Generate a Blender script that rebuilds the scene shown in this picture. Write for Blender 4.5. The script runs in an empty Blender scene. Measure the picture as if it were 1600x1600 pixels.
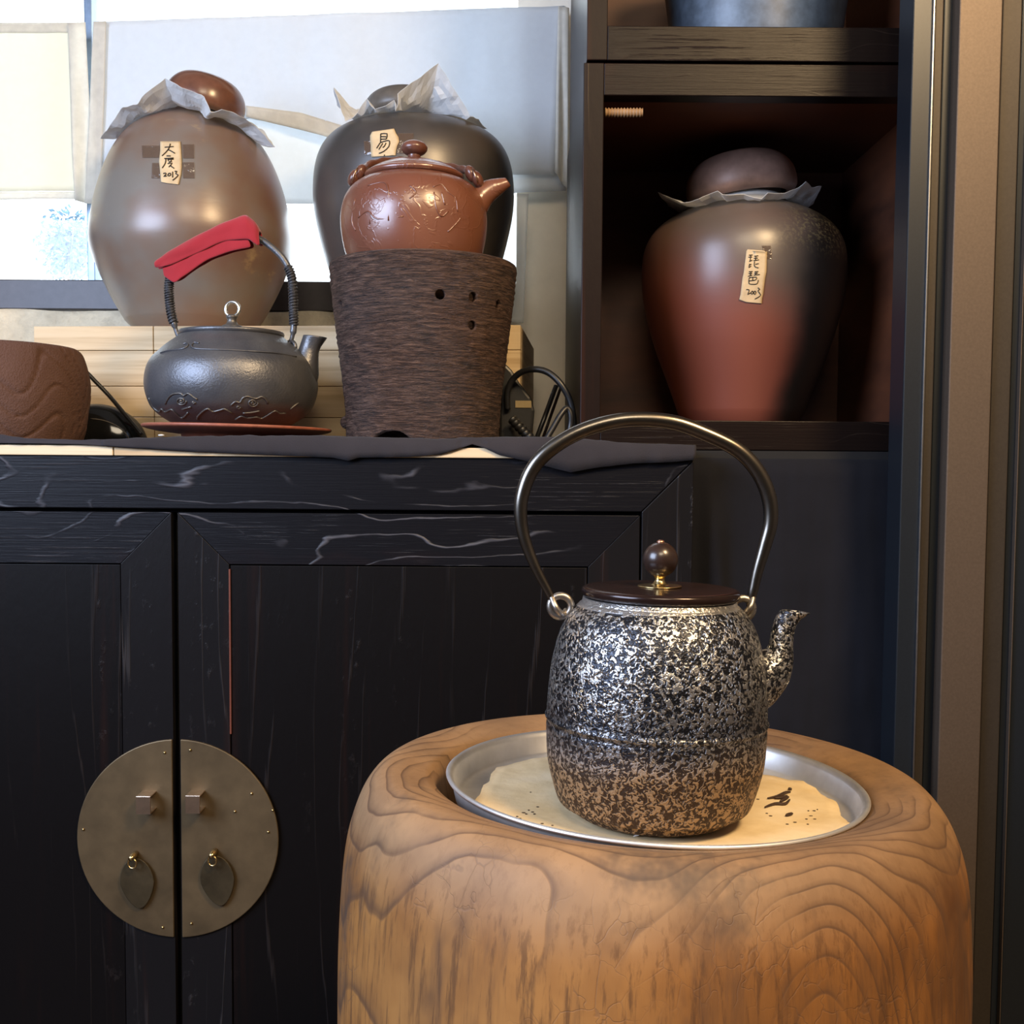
import bpy, bmesh, math, random
from math import sin, cos, pi, radians as R, atan2, sqrt, exp
from mathutils import Vector, Matrix, noise
from mathutils.bvhtree import BVHTree
random.seed(7)
C = bpy.context.scene.collection
sc = bpy.context.scene

# ------------------------------------------------------------------ camera
F = 1750.0; CY = 830.0; PITCH = R(3.2); ROLL = 0.007; CAMZ = 0.8
cam = bpy.data.objects.new('camera', bpy.data.cameras.new('camera')); C.objects.link(cam)
cam.data.sensor_width = 36; cam.data.sensor_fit = 'HORIZONTAL'
cam.data.lens = 36 * F / 1600
cam.data.shift_y = (CY - 800) / 1600
cam.data.clip_start = 0.02
CAMR = Matrix.Rotation(R(90) - PITCH, 3, 'X') @ Matrix.Rotation(ROLL, 3, 'Z')
cam.matrix_world = Matrix.Translation((0, 0, CAMZ)) @ CAMR.to_4x4()
sc.camera = cam
# ------------------------------------------------------------------ world, lights, exposure
w = bpy.data.worlds.new('world'); sc.world = w; w.use_nodes = True
w.node_tree.nodes['Background'].inputs[0].default_value = (0.86, 0.94, 1.0, 1)
w.node_tree.nodes['Background'].inputs[1].default_value = 3.8

def area(name, loc, target, size, power, color, sizey=None):
    l = bpy.data.lights.new(name, 'AREA'); l.energy = power; l.color = color
    l.shape = 'RECTANGLE' if sizey else 'DISK'; l.size = size
    if sizey: l.size_y = sizey
    o = bpy.data.objects.new(name, l); C.objects.link(o); o.location = loc
    o.rotation_euler = (Vector(target) - Vector(loc)).to_track_quat('-Z', 'Y').to_euler()
    return o
area('daylight_from_side_window', (-1.5, 0.05, 1.45), (0.1, 1.1, 0.75), 1.2, 52, (0.60, 0.73, 1.0), 1.0)
area('ceiling_spot_lamp', (0.85, 0.0, 2.1), (0.15, 1.1, 0.6), 0.45, 33, (1.0, 0.70, 0.38))
area('overhead_fill_light', (0.0, -0.9, 2.5), (0.0, 0.9, 0.6), 1.0, 27, (1.0, 0.84, 0.62))  # added fill from above, lifts the wall and the front faces
sc.view_settings.view_transform = 'Standard'; sc.view_settings.look = 'None'
sc.view_settings.exposure = 0.4; sc.view_settings.gamma = 1.0
sc.view_settings.use_curve_mapping = False
sc.cycles.use_denoising = True
sc.cycles.max_bounces = 8

# ------------------------------------------------------------------ measuring helpers
def ray(px, py):
    return (CAMR @ Vector(((px - 800) / F, -(py - CY) / F, -1.0))).normalized()
def P(px, py, Y):
    d = ray(px, py); return Vector((0, 0, CAMZ)) + d * (Y / d.y)
def X(px, Y, py=800): return P(px, py, Y).x
def Z(py, Y, px=800): return P(px, py, Y).z

# ------------------------------------------------------------------ object helpers
ORG = {}
def link(name, data, parent=None, origin=(0, 0, 0)):
    o = bpy.data.objects.new(name, data); C.objects.link(o)
    origin = Vector(origin)
    if parent is not None:
        o.parent = parent; ORG[o.name] = ORG[parent.name].copy()
    else:
        o.location = origin; ORG[o.name] = origin
    return o
def tag(o, label=None, cat=None, group=None, kind=None):
    if label: o['label'] = label
    if cat: o['category'] = cat
    if group: o['group'] = group
    if kind: o['kind'] = kind
    return o
def thing(name, loc, label=None, cat=None, group=None, kind=None):
    o = link(name, None, None, loc); o.empty_display_size = 0.02
    return tag(o, label, cat, group, kind)
def mesh(name, verts, faces, m, parent=None, origin=None, smooth=True, bevel=0, subsurf=0, solid=0, sharp=None):
    """verts in world coordinates"""
    verts = [Vector(v) for v in verts]
    if parent is not None: org = ORG[parent.name]
    elif origin is not None: org = Vector(origin)
    else:
        xs = [v.x for v in verts]; ys = [v.y for v in verts]; zs = [v.z for v in verts]
        org = Vector(((min(xs) + max(xs)) / 2, (min(ys) + max(ys)) / 2, min(zs)))
    me = bpy.data.meshes.new(name)
    me.from_pydata([v - org for v in verts], [], faces); me.validate()
    bm = bmesh.new(); bm.from_mesh(me); bmesh.ops.recalc_face_normals(bm, faces=bm.faces); bm.to_mesh(me); bm.free()
    if m: me.materials.append(m)
    if smooth:
        for p in me.polygons: p.use_smooth = True
    o = link(name, me, parent, org)
    if bevel:
        b = o.modifiers.new('bevel', 'BEVEL'); b.width = bevel; b.segments = 2; b.limit_method = 'ANGLE'; b.angle_limit = R(40)
    if solid:
        s = o.modifiers.new('solid', 'SOLIDIFY'); s.thickness = solid; s.offset = 0
    if subsurf:
        s = o.modifiers.new('sub', 'SUBSURF'); s.levels = subsurf; s.render_levels = subsurf
    return o
class MB:
    def __init__(s): s.v = []; s.f = []
    def add(s, v, f):
        n = len(s.v); s.v += [Vector(a) for a in v]; s.f += [[i + n for i in q] for q in f]; return s
    def box(s, x0, x1, y0, y1, z0, z1):
        v = [(x, y, z) for x in (x0, x1) for y in (y0, y1) for z in (z0, z1)]
        return s.add(v, [(0, 1, 3, 2), (4, 6, 7, 5), (0, 4, 5, 1), (2, 3, 7, 6), (0, 2, 6, 4), (1, 5, 7, 3)])
    def prism(s, xz, y0, y1):
        n = len(xz); v = [(a[0], y0, a[1]) for a in xz] + [(a[0], y1, a[1]) for a in xz]
        return s.add(v, [list(range(n)), list(range(2 * n - 1, n - 1, -1))] + [(i, (i + 1) % n, n + (i + 1) % n, n + i) for i in range(n)])
    def lathe(s, prof, cx, cy, seg=64, fn=None):
        v = []; f = []
        for (r, z) in prof:
            for k in range(seg):
                a = 2 * pi * k / seg; p = Vector((cx + r * cos(a), cy + r * sin(a), z))
                v.append(fn(p, a, r, z) if fn else p)
        for i in range(len(prof) - 1):
            for k in range(seg):
                k2 = (k + 1) % seg; f.append((i * seg + k, i * seg + k2, (i + 1) * seg + k2, (i + 1) * seg + k))
        return s.add(v, f)
    def tube(s, pts, rad, seg=12, squash=None, cap=True):
        pts = [Vector(p) for p in pts]; n = len(pts)
        if not hasattr(rad, '__len__'): rad = [rad] * n
        T = [(pts[min(i + 1, n - 1)] - pts[max(i - 1, 0)]).normalized() for i in range(n)]
        u = T[0].orthogonal().normalized(); v = []; f = []
        for i in range(n):
            u = (u - T[i] * u.dot(T[i])).normalized(); w_ = T[i].cross(u)
            for k in range(seg):
                a = 2 * pi * k / seg; v.append(pts[i] + (u * cos(a) + w_ * sin(a)) * rad[i])
        for i in range(n - 1):
            for k in range(seg):
                k2 = (k + 1) % seg; f.append((i * seg + k, i * seg + k2, (i + 1) * seg + k2, (i + 1) * seg + k))
        if cap: f.append(list(range(seg))); f.append([(n - 1) * seg + k for k in range(seg - 1, -1, -1)])
        return s.add(v, f)
    def pairs(s, prs, Y, seg=28, wall=0.0018, sq=1.0):
        """rings given by the two silhouette points (pixels) at depth Y, open hollow end"""
        rings = []
        for (l, r_) in prs:
            a = P(l[0], l[1], Y); b = P(r_[0], r_[1], Y); rings.append((a, b))
        rings = [(Vector(a), Vector(b)) for a, b in smooth_pairs(rings)]
        def ring(a, b, shrink):
            c = (a + b) / 2; h = (b - a) / 2; L = h.length; hn = h / L; L2 = max(L - shrink, 0.001)
            return [c + hn * L2 * cos(2 * pi * k / seg) + Vector((0, 1, 0)) * L2 * sq * sin(2 * pi * k / seg) for k in range(seg)]
        allr = [ring(a, b, 0) for a, b in rings] + [ring(a, b, wall) for a, b in rings[::-1][:len(rings) // 2]]
        v = [p for r_ in allr for p in r_]; f = []
        for i in range(len(allr) - 1):
            for k in range(seg):
                k2 = (k + 1) % seg; f.append((i * seg + k, i * seg + k2, (i + 1) * seg + k2, (i + 1) * seg + k))
        return s.add(v, f)
    def ellipsoid(s, c, rx, ry, rz, seg=24, rings=14, fn=None):
        v = []; f = []; c = Vector(c)
        for i in range(rings + 1):
            t = pi * i / rings
            for k in range(seg):
                a = 2 * pi * k / seg; p = Vector((rx * sin(t) * cos(a), ry * sin(t) * sin(a), rz * cos(t)))
                v.append(c + (fn(p) if fn else p))
        for i in range(rings):
            for k in range(seg):
                k2 = (k + 1) % seg; f.append((i * seg + k, (i + 1) * seg + k, (i + 1) * seg + k2, i * seg + k2))
        return s.add(v, f)
    def build(s, name, m, parent=None, **k): return mesh(name, s.v, s.f, m, parent, **k)
def catmull(pts, n=6):
    pts = [Vector(p) for p in pts]; out = []
    for i in range(len(pts) - 1):
        p0 = pts[max(i - 1, 0)]; p1 = pts[i]; p2 = pts[i + 1]; p3 = pts[min(i + 2, len(pts) - 1)]
        for j in range(n):
            t = j / n
            out.append(0.5 * ((2 * p1) + (p2 - p0) * t + (2 * p0 - 5 * p1 + 4 * p2 - p3) * t * t + (3 * p1 - p0 - 3 * p2 + p3) * t ** 3))
    out.append(pts[-1]); return out
def smooth_pairs(rings, n=4):
    A = catmull([a for a, b in rings], n); B = catmull([b for a, b in rings], n); return list(zip(A, B))
def smooth_prof(prof, n=5):
    return [(max(p.x, 0.0001), p.y) for p in catmull([Vector((r, z, 0)) for r, z in prof], n)]
def circle_pts(c, u, v_, r, n=32, a0=0, a1=2 * pi):
    return [Vector(c) + Vector(u) * r * cos(a0 + (a1 - a0) * i / n) + Vector(v_) * r * sin(a0 + (a1 - a0) * i / n) for i in range(n + 1)]
def bvh_of(o):
    dg = bpy.context.evaluated_depsgraph_get(); dg.update()
    me = o.data; M = Matrix.Translation(ORG[o.name])
    return BVHTree.FromPolygons([M @ v.co for v in me.vertices], [tuple(p.vertices) for p in me.polygons])
def hit(b, px, py, off=0.0008):
    d = ray(px, py); h = b.ray_cast(Vector((0, 0, CAMZ)), d)
    if h[0] is None: return None
    n = h[1]
    if n.dot(d) > 0: n = -n
    return h[0] + n * off
def strokes(b, lines, rad, name, m, parent, off=0.001, seg=6, sm=3):
    mb = MB()
    for ln in lines:
        pts = [hit(b, x, y, off) for x, y in ln]; pts = [p for p in pts if p]
        if len(pts) > 1: mb.tube(catmull(pts, sm), rad, seg)
    return mb.build(name, m, parent)
def patch(b, rows, name, m, parent, off=0.0008, cols=8, solid=0.0004, sub=4):
    """rows of (y, xl, xr[, yr]) in photograph pixels laid on a surface"""
    V = []; rr = []
    for i in range(len(rows) - 1):
        for j in range(sub):
            t = j / sub; rr.append([a + (c - a) * t for a, c in zip(rows[i], rows[i + 1])])
    rr.append(list(rows[-1]))
    for r_ in rr:
        y0, xl, xr = r_[:3]; y1 = r_[3] if len(r_) > 3 else y0
        for k in range(cols + 1):
            t = k / cols; p = hit(b, xl + (xr - xl) * t, y0 + (y1 - y0) * t, off + 0.0004 * random.random() * 0)
            V.append(p if p else V[-1])
    n = cols + 1
    Fc = [(i * n + k, i * n + k + 1, (i + 1) * n + k + 1, (i + 1) * n + k) for i in range(len(rr) - 1) for k in range(cols)]
    return mesh(name, V, Fc, m, parent, solid=solid)

# ------------------------------------------------------------------ node helper
class N:
    def __init__(s, name):
        s.m = bpy.data.materials.new(name); s.m.use_nodes = True; s.t = s.m.node_tree; s.t.nodes.clear()
        s.out = s.t.nodes.new('ShaderNodeOutputMaterial')
    def put(s, sock, v):
        if v is None: return
        if hasattr(v, 'links') or isinstance(v, bpy.types.NodeSocket): s.t.links.new(v, sock)
        elif isinstance(v, (tuple, list)) and len(v) == 3 and sock.type == 'RGBA': sock.default_value = (*v, 1)
        else: sock.default_value = v
    def co(s, scale=(1, 1, 1), loc=(0, 0, 0), rot=(0, 0, 0), src='Object'):
        c = s.t.nodes.new('ShaderNodeTexCoord'); m = s.t.nodes.new('ShaderNodeMapping')
        s.t.links.new(c.outputs[src], m.inputs[0]); m.inputs[1].default_value = loc; m.inputs[2].default_value = rot
        m.inputs[3].default_value = scale if hasattr(scale, '__len__') else (scale,) * 3
        return m.outputs[0]
    def sep(s, v):
        n = s.t.nodes.new('ShaderNodeSeparateXYZ'); s.put(n.inputs[0], v); return n.outputs
    def comb(s, x, y, z):
        n = s.t.nodes.new('ShaderNodeCombineXYZ'); s.put(n.inputs[0], x); s.put(n.inputs[1], y); s.put(n.inputs[2], z); return n.outputs[0]
    def noise(s, v, scale=5, detail=4, rough=0.5, dist=0):
        n = s.t.nodes.new('ShaderNodeTexNoise'); s.put(n.inputs['Vector'], v); n.inputs['Scale'].default_value = scale
        n.inputs['Detail'].default_value = detail; n.inputs['Roughness'].default_value = rough; n.inputs['Distortion'].default_value = dist
        return n.outputs[0]
    def voro(s, v, scale=5, feature='F1', rnd=1):
        n = s.t.nodes.new('ShaderNodeTexVoronoi'); n.feature = feature; s.put(n.inputs['Vector'], v)
        n.inputs['Scale'].default_value = scale; n.inputs['Randomness'].default_value = rnd; return n.outputs[0]
    def math(s, op, a, b=0.0, c=None, clamp=False):
        n = s.t.nodes.new('ShaderNodeMath'); n.operation = op; n.use_clamp = clamp; s.put(n.inputs[0], a); s.put(n.inputs[1], b)
        if c is not None: s.put(n.inputs[2], c)
        return n.outputs[0]
    def vadd(s, a, b):
        n = s.t.nodes.new('ShaderNodeVectorMath'); n.operation = 'ADD'; s.put(n.inputs[0], a); s.put(n.inputs[1], b); return n.outputs[0]
    def vdist(s, a, b):
        n = s.t.nodes.new('ShaderNodeVectorMath'); n.operation = 'DISTANCE'; s.put(n.inputs[0], a); s.put(n.inputs[1], b); return n.outputs['Value']
    def ramp(s, f, stops, ease='LINEAR'):
        n = s.t.nodes.new('ShaderNodeValToRGB'); s.put(n.inputs[0], f); e = n.color_ramp.elements; n.color_ramp.interpolation = ease
        while len(e) < len(stops): e.new(0.5)
        for i, (p, c) in enumerate(stops):
            e[i].position = p; c = c if hasattr(c, '__len__') else (c, c, c); e[i].color = (*c, 1)
        return n.outputs[0]
    def mr(s, v, a, b, c=0.0, d=1.0):
        n = s.t.nodes.new('ShaderNodeMapRange'); n.interpolation_type = 'SMOOTHSTEP'; s.put(n.inputs[0], v)
        for i, q in zip((1, 2, 3, 4), (a, b, c, d)): n.inputs[i].default_value = q
        return n.outputs[0]
    def mix(s, f, a, b, mode='MIX'):
        n = s.t.nodes.new('ShaderNodeMix'); n.data_type = 'RGBA'; n.blend_type = mode
        s.put(n.inputs[0], f); s.put(n.inputs[6], a); s.put(n.inputs[7], b); return n.outputs[2]
    def bump(s, h, strength=0.5, dist=0.001, normal=None):
        n = s.t.nodes.new('ShaderNodeBump'); n.inputs['Strength'].default_value = strength; n.inputs['Distance'].default_value = dist
        s.put(n.inputs['Height'], h)
        if normal is not None: s.put(n.inputs['Normal'], normal)
        return n.outputs[0]
    def done(s, base=(0.5,) * 3, rough=0.5, metal=0.0, normal=None, coat=0, coat_rough=0.2, spec=0.5, sheen=0, trans=0, alpha=None, sub=0):
        b = s.t.nodes.new('ShaderNodeBsdfPrincipled')
        s.put(b.inputs['Base Color'], base); s.put(b.inputs['Roughness'], rough); s.put(b.inputs['Metallic'], metal)
        s.put(b.inputs['Normal'], normal); s.put(b.inputs['Coat Weight'], coat); s.put(b.inputs['Coat Roughness'], coat_rough)
        s.put(b.inputs['Specular IOR Level'], spec); s.put(b.inputs['Sheen Weight'], sheen); s.put(b.inputs['Transmission Weight'], trans)
        if alpha is not None: s.put(b.inputs['Alpha'], alpha)
        s.b = b; s.t.links.new(b.outputs[0], s.out.inputs[0]); return s.m
def plain(name, base, rough=0.5, metal=0, nscale=60, amt=0.12, bump=0.15, bdist=0.0006, **k):
    n = N(name); v = n.co(); q = n.noise(v, nscale, 4, 0.6)
    lo = tuple(c * (1 - amt) for c in base); hi = tuple(min(1, c * (1 + amt)) for c in base)
    return n.done(n.ramp(q, [(0.3, lo), (0.7, hi)]), rough, metal, n.bump(q, bump, bdist), **k)

# ---- materials
def m_charred(name, axis, tint=(0.012, 0.012, 0.015), line=(0.10, 0.10, 0.115), red=0.0, amount=1.0, rough=0.36, spec=.45):
    """charred brushed wood, grain running along axis"""
    n = N(name); v = n.co()
    sx, sy, sz = {'x': (1.6, 8, 14), 'z': (14, 8, 1.4)}[axis]
    w1 = n.noise(n.co({'x': (3.0, 3, 6), 'z': (6, 3, 1.0)}[axis]), 1.0, 2, 0.5)
    w2 = n.noise(n.co((sx * 6, 10, sz * 2)), 1.0, 3, 0.6)
    cr = n.sep(v)[2 if axis == 'x' else 0]
    ph = n.math('ADD', n.math('MULTIPLY', cr, 30.0), n.math('ADD', n.math('MULTIPLY', w1, 11.0 if axis == 'x' else 6.0), n.math('MULTIPLY', w2, .7)))
    fr = n.math('FRACT', ph)
    ln = n.mr(n.math('ABSOLUTE', n.math('SUBTRACT', fr, 0.5)), 0.0, 0.075, 1.0, 0.0)
    brk = n.mr(n.noise(n.co((sx * 2.5, 12, sz * .5), loc=(4, 2, 1)), 1.0, 4, 0.65), 0.46, 0.64)
    fine = n.noise(n.co((sx * 5, 60, sz * 26)), 1.0, 5, 0.65)
    patch_ = n.mr(n.noise(n.co((sx * 1.5, 9, sz * .6), loc=(8, 1, 6)), 1.0, 3, 0.6), 0.52, 0.68)
    finel = n.math('MULTIPLY', n.mr(fine, 0.57, 0.70), patch_)
    lines = n.math('MULTIPLY', ln, brk)
    both = n.math('MAXIMUM', lines, n.math('MULTIPLY', finel, 0.8))
    base = n.mix(n.math('MULTIPLY', both, amount), tint, line)  # pale grain lines; sheen on the ridges is painted into their colour
    rd = n.mr(n.noise(n.co((sx * 1.2, 10, sz * .5), loc=(3, 0, 5)), 1.0, 4, 0.7), 0.52, 0.75)
    base = n.mix(n.math('MULTIPLY', rd, red), base, (0.06, 0.016, 0.008))
    h = n.math('ADD', n.math('MULTIPLY', both, 1.3 * amount), n.math('MULTIPLY', fine, .4))
    return n.done(base, rough, 0, n.bump(h, 0.45, 0.0018), spec=spec)
M_RAIL = m_charred('charred_wood_along', 'x', tint=(0.0055, 0.0055, 0.0075), line=(0.085, 0.085, 0.10), red=0.15, spec=.16)
M_STILE = m_charred('charred_wood_upright', 'z', tint=(0.0075, 0.007, 0.008), line=(0.035, 0.032, 0.033), red=0.3, amount=.8, spec=.16)
M_PANEL = m_charred('charred_wood_panel', 'z', tint=(0.0035, 0.0028, 0.003), line=(0.024, 0.019, 0.018), red=0.15, amount=.55, rough=0.45, spec=.14)
M_SHELF_X = m_charred('dark_stained_wood_along', 'x', tint=(0.010, 0.006, 0.005), line=(0.05, 0.033, 0.024), red=0.35, amount=.45, rough=0.33, spec=.12)
M_SHELF_Z = m_charred('dark_stained_wood_upright', 'z', tint=(0.012, 0.0065, 0.005), line=(0.05, 0.03, 0.022), red=0.5, amount=.5, rough=0.38, spec=.12)
def m_inside():
    n = N('red_brown_stained_board'); q = n.noise(n.co((3, 3, 12)), 1, 4, .6)
    return n.done(n.ramp(q, [(.3, (0.05, 0.018, 0.010)), (.7, (0.15, 0.048, 0.020))]), 0.5, 0, n.bump(q, .3, .001))
M_INSIDE = m_inside()
def m_black():
    return plain('black_gap', (0.004, 0.004, 0.005), 0.8)
M_BLACK = m_black()
def m_stump():
    n = N('old_log_wood'); v = n.co(); x, y, z = n.sep(v)
    ln = n.math('SQRT', n.math('ADD', n.math('MULTIPLY', x, x), n.math('MULTIPLY', n.math('ADD', y, -.0), y)))
    big = n.noise(n.co((2.6, 2.6, 1.5), loc=(1.7, 2.1, 4.4)), 1, 3, .5)
    med = n.noise(n.co((9, 9, 5)), 1, 3, .5)
    f = n.math('ADD', ln, n.math('MULTIPLY', big, 0.20))
    f = n.math('ADD', f, n.math('MULTIPLY', med, 0.018))
    # knots
    for (kx, ky, kz, s_, a) in ((0.085, -0.245, 0.575, 0.080, 0.10), (-0.18, 0.09, 0.69, .08, .05)):
        d = n.vdist(n.comb(x, y, n.math('MULTIPLY', z, 0.62)), (kx, ky, kz * 0.62))
        g = n.math('EXPONENT', n.math('MULTIPLY', n.math('MULTIPLY', d, d), -1 / (s_ * s_)))
        f = n.math('ADD', f, n.math('MULTIPLY', g, a))
    ph = n.math('MULTIPLY', f, 78.0)
    fr = n.math('FRACT', ph)
    ring = n.ramp(fr, [(0.0, 0.0), (0.55, 0.04), (0.80, .45), (0.90, 1.0), (0.94, .8), (0.97, 0.0)])
    mask = n.mr(n.noise(n.co((6, 6, 5), loc=(5, 1, 0)), 1, 4, .6), .40, .60, .06, 1)
    ringm = n.math('MULTIPLY', ring, mask)
    streak = n.noise(n.co((150, 150, 9)), 1, 5, .7)
    streak2 = n.noise(n.co((26, 26, 2.2), loc=(3, 3, 3)), 1, 5, .7)
    blotch = n.noise(n.co((5, 5, 4), loc=(9, 3, 2)), 1, 5, .62)
    base = n.ramp(blotch, [(0.32, (0.105, 0.043, 0.014)), (0.5, (0.25, 0.105, 0.028)), (0.68, (0.40, 0.185, 0.050))])
    top = n.mr(n.math('ADD', z, n.math('MULTIPLY', blotch, .05)), 0.655, 0.712)
    base = n.mix(n.math('MULTIPLY', top, .8), base, n.ramp(blotch, [(.3, (0.165, 0.100, 0.056)), (.7, (0.34, 0.215, 0.115))]))
    base = n.mix(n.math('MULTIPLY', ringm, .78), base, (0.075, 0.040, 0.024))
    side = n.math('SUBTRACT', 1.0, n.math('MULTIPLY', top, .8))
    base = n.mix(n.math('MULTIPLY', n.mr(streak, .49, .66), n.math('MULTIPLY', side, .75)), base, (0.10, 0.045, 0.018))
    base = n.mix(n.math('MULTIPLY', n.mr(streak2, .50, .70), n.math('MULTIPLY', side, .6)), base, (0.10, 0.052, 0.028))
    stain = n.mr(n.noise(n.co((7, 7, 5), loc=(2, 7, 1)), 1, 5, .72), .53, .72)
    base = n.mix(n.math('MULTIPLY', stain, .8), base, (0.060, 0.043, 0.034))
    crack = n.mr(n.voro(n.vadd(n.co((48, 48, 40)), n.noise(v, 60, 2)), 1, 'DISTANCE_TO_EDGE'), 0.0, 0.03, 1, 0)
    crm = n.mr(n.noise(v, 11, 2), .48, .60)
    crack = n.math('MULTIPLY', crack, crm)
    base = n.mix(n.math('MULTIPLY', crack, .35), base, (0.12, 0.07, 0.045))
    h = n.math('SUBTRACT', n.math('MULTIPLY', streak, .5), n.math('ADD', n.math('MULTIPLY', ringm, .3), n.math('MULTIPLY', crack, .35)))
    return n.done(base, 0.6, 0, n.bump(h, .35, .0013), spec=.3)
M_STUMP = m_stump()
def m_iron_relief():
    n = N('hammered_cast_iron'); v = n.co()
    q = n.noise(v, 250, 2.5, .55, 1.1)
    pk = n.mr(q, .47, .55)
    q2 = n.noise(v, 620, 2, .5)
    z = n.sep(v)[2]
    zz = n.math('ADD', z, n.math('MULTIPLY', n.noise(v, 22, 3), .03))
    low = n.mr(zz, .060, .100, 1, 0)
    peak = n.mix(low, (0.56, 0.55, 0.54), (0.33, 0.21, 0.11))
    val = n.mix(low, (0.040, 0.042, 0.050), (0.038, 0.020, 0.011))
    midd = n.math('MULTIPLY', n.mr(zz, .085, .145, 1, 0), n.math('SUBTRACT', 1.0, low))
    peak = n.mix(n.math('MULTIPLY', midd, .72), peak, (0.10, 0.10, 0.115))  # darker middle: some patina, plus the dark room's reflection painted in
    neckm = n.mr(z, .1700, .1712)
    pk = n.math('MAXIMUM', pk, neckm)
    base = n.mix(pk, val, peak)
    h = n.math('ADD', n.math('ADD', n.math('MULTIPLY', pk, 1.0), n.math('MULTIPLY', q, .5)), n.math('MULTIPLY', q2, .25))
    met = n.mr(low, 0, 1, .92, .45)
    rgh = n.mr(low, 0, 1, .30, .55)
    return n.done(base, rgh, met, n.bump(h, .95, .0021))
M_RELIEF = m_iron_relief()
def m_metal(name, col, rough, metal=1.0, ns=40, b=.06):
    return plain(name, col, rough, metal, ns, .15, b, .0005)
M_HANDLE = m_metal('aged_brass_iron', (0.16, 0.142, 0.120), 0.28)
M_LUG = m_metal('worn_iron_lug', (0.42, 0.38, 0.33), 0.38, 1, 300, .3)
M_LID = plain('dark_copper_lacquer', (0.022, 0.011, 0.009), 0.20, 0.3, 40, .3, .08)
M_KNOBW = plain('dark_wood_ball', (0.030, 0.016, 0.012), 0.30, 0.1, 50, .4, .05, coat=.4)
M_BRASS = m_metal('polished_brass', (0.62, 0.46, 0.22), 0.25)
M_COPPER = m_metal('copper_pin', (0.75, 0.40, 0.27), 0.35)
M_STEEL = m_metal('stainless_steel', (0.88, 0.88, 0.87), 0.42, 0.9, 20, .02)
M_OLDBRASS = plain('aged_brass_plate', (0.125, 0.088, 0.046), 0.5, 0.6, 18, .28, .08, .0008)
M_PULL = plain('aged_brass_pull', (0.085, 0.065, 0.036), 0.45, 0.75, 30, .3, .1)
M_STAPLE = m_metal('bright_brass_staple', (0.62, 0.48, 0.36), 0.3)
def m_parch():
    n = N('tea_stained_paper'); v = n.co(); q = n.noise(v, 14, 5, .6); q2 = n.noise(v, 60, 4, .6)
    return n.done(n.ramp(q, [(.3, (0.56, 0.41, 0.21)), (.55, (0.70, 0.55, 0.33)), (.75, (0.76, 0.63, 0.44))]), .8, 0, n.bump(q2, .4, .002))
M_PARCH = m_parch()
M_TEA = plain('dried_tea_leaf', (0.035, 0.016, 0.008), .7, 0, 300, .4, .5)
M_FOIL = plain('paper_scrap_white', (0.72, 0.72, 0.70), .6)
def m_iron_small():
    n = N('black_cast_iron'); v = n.co(); q = n.noise(v, 330, 3, .6); q2 = n.noise(v, 18, 3, .6)
    z = n.sep(v)[2]; low = n.mr(z, .0, .05, 1, 0)
    base = n.mix(n.math('MULTIPLY', low, .6), n.ramp(q2, [(.3, (0.08, 0.085, 0.10)), (.7, (0.14, 0.14, 0.145))]), (0.055, 0.036, 0.028))
    return n.done(base, .36, .55, n.bump(q, .5, .0009))
M_IRON = m_iron_small()
M_IRONRELIEF = plain('worn_iron_relief', (0.13, 0.122, 0.112), .42, .6, 300, .3, .3)
M_WRAP = plain('rattan_wrap_black', (0.045, 0.045, 0.05), .42, .3, 400, .4, .6, .0015)
M_SILVER = m_metal('silver_ring', (0.80, 0.78, 0.72), .25)
def m_fabric(name, col, rough=.95, sc_=900, sheen=.2, b=.3):
    n = N(name); v = n.co(); w_ = n.noise(v, sc_, 2, .6); q = n.noise(v, 12, 3)
    lo = tuple(c * .85 for c in col); hi = tuple(c * 1.15 for c in col)
    return n.done(n.ramp(q, [(.3, lo), (.7, hi)]), rough, 0, n.bump(w_, b, .0006), sheen=sheen, spec=.2)
M_RED = m_fabric('red_cotton_cloth', (0.31, 0.020, 0.030), sheen=.35)
M_RUNNER = m_fabric('charcoal_linen', (0.030, 0.027, 0.031), sheen=.06, b=.6)
M_DRAPE = m_fabric('black_cotton_drape', (0.0085, 0.0088, 0.0125), sheen=.02, b=.4)
M_SAUCER = plain('red_clay_saucer', (0.30, 0.095, 0.055), .42, 0, 90, .2, .15)
def m_stove():
    n = N('ridged_brown_stoneware'); v = n.co()
    j = n.noise(n.co((38, 38, 360)), 1, 4, .7, .6); j2 = n.noise(n.co((150, 150, 420)), 1, 4, .7)
    q = n.noise(v, 10, 3)
    base = n.ramp(j, [(.38, (0.012, 0.007, 0.005)), (.5, (0.070, 0.038, 0.026)), (.66, (0.17, 0.100, 0.070))])
    base = n.mix(.25, base, n.ramp(q, [(.3, (0.10, 0.05, 0.035)), (.7, (0.09, 0.08, 0.085))]))
    h = n.math('ADD', j, n.math('MULTIPLY', j2, .6))
    return n.done(base, .55, 0, n.bump(h, 1.0, .006), spec=.35)
M_STOVE = m_stove()
def m_clay_pot():
    n = N('polished_red_clay'); v = n.co(); q = n.noise(v, 26, 3, .55, .8); q2 = n.noise(v, 160, 3); q3 = n.noise(v, 8, 2)
    base = n.ramp(q3, [(.3, (0.15, 0.050, 0.028)), (.7, (0.22, 0.088, 0.050))])
    dots = n.mr(n.voro(v, 75), 0, .12, 1, 0)
    h = n.math('ADD', n.math('MULTIPLY', n.mr(n.math('ABSOLUTE', n.math('SUBTRACT', q, .5)), 0, .035, 1, 0), .5), n.math('ADD', n.math('MULTIPLY', q2, .15), n.math('MULTIPLY', dots, .35)))
    return n.done(base, .27, 0, n.bump(h, .35, .0016), coat=.4, coat_rough=.3, spec=.7)
M_POT = m_clay_pot()
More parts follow.
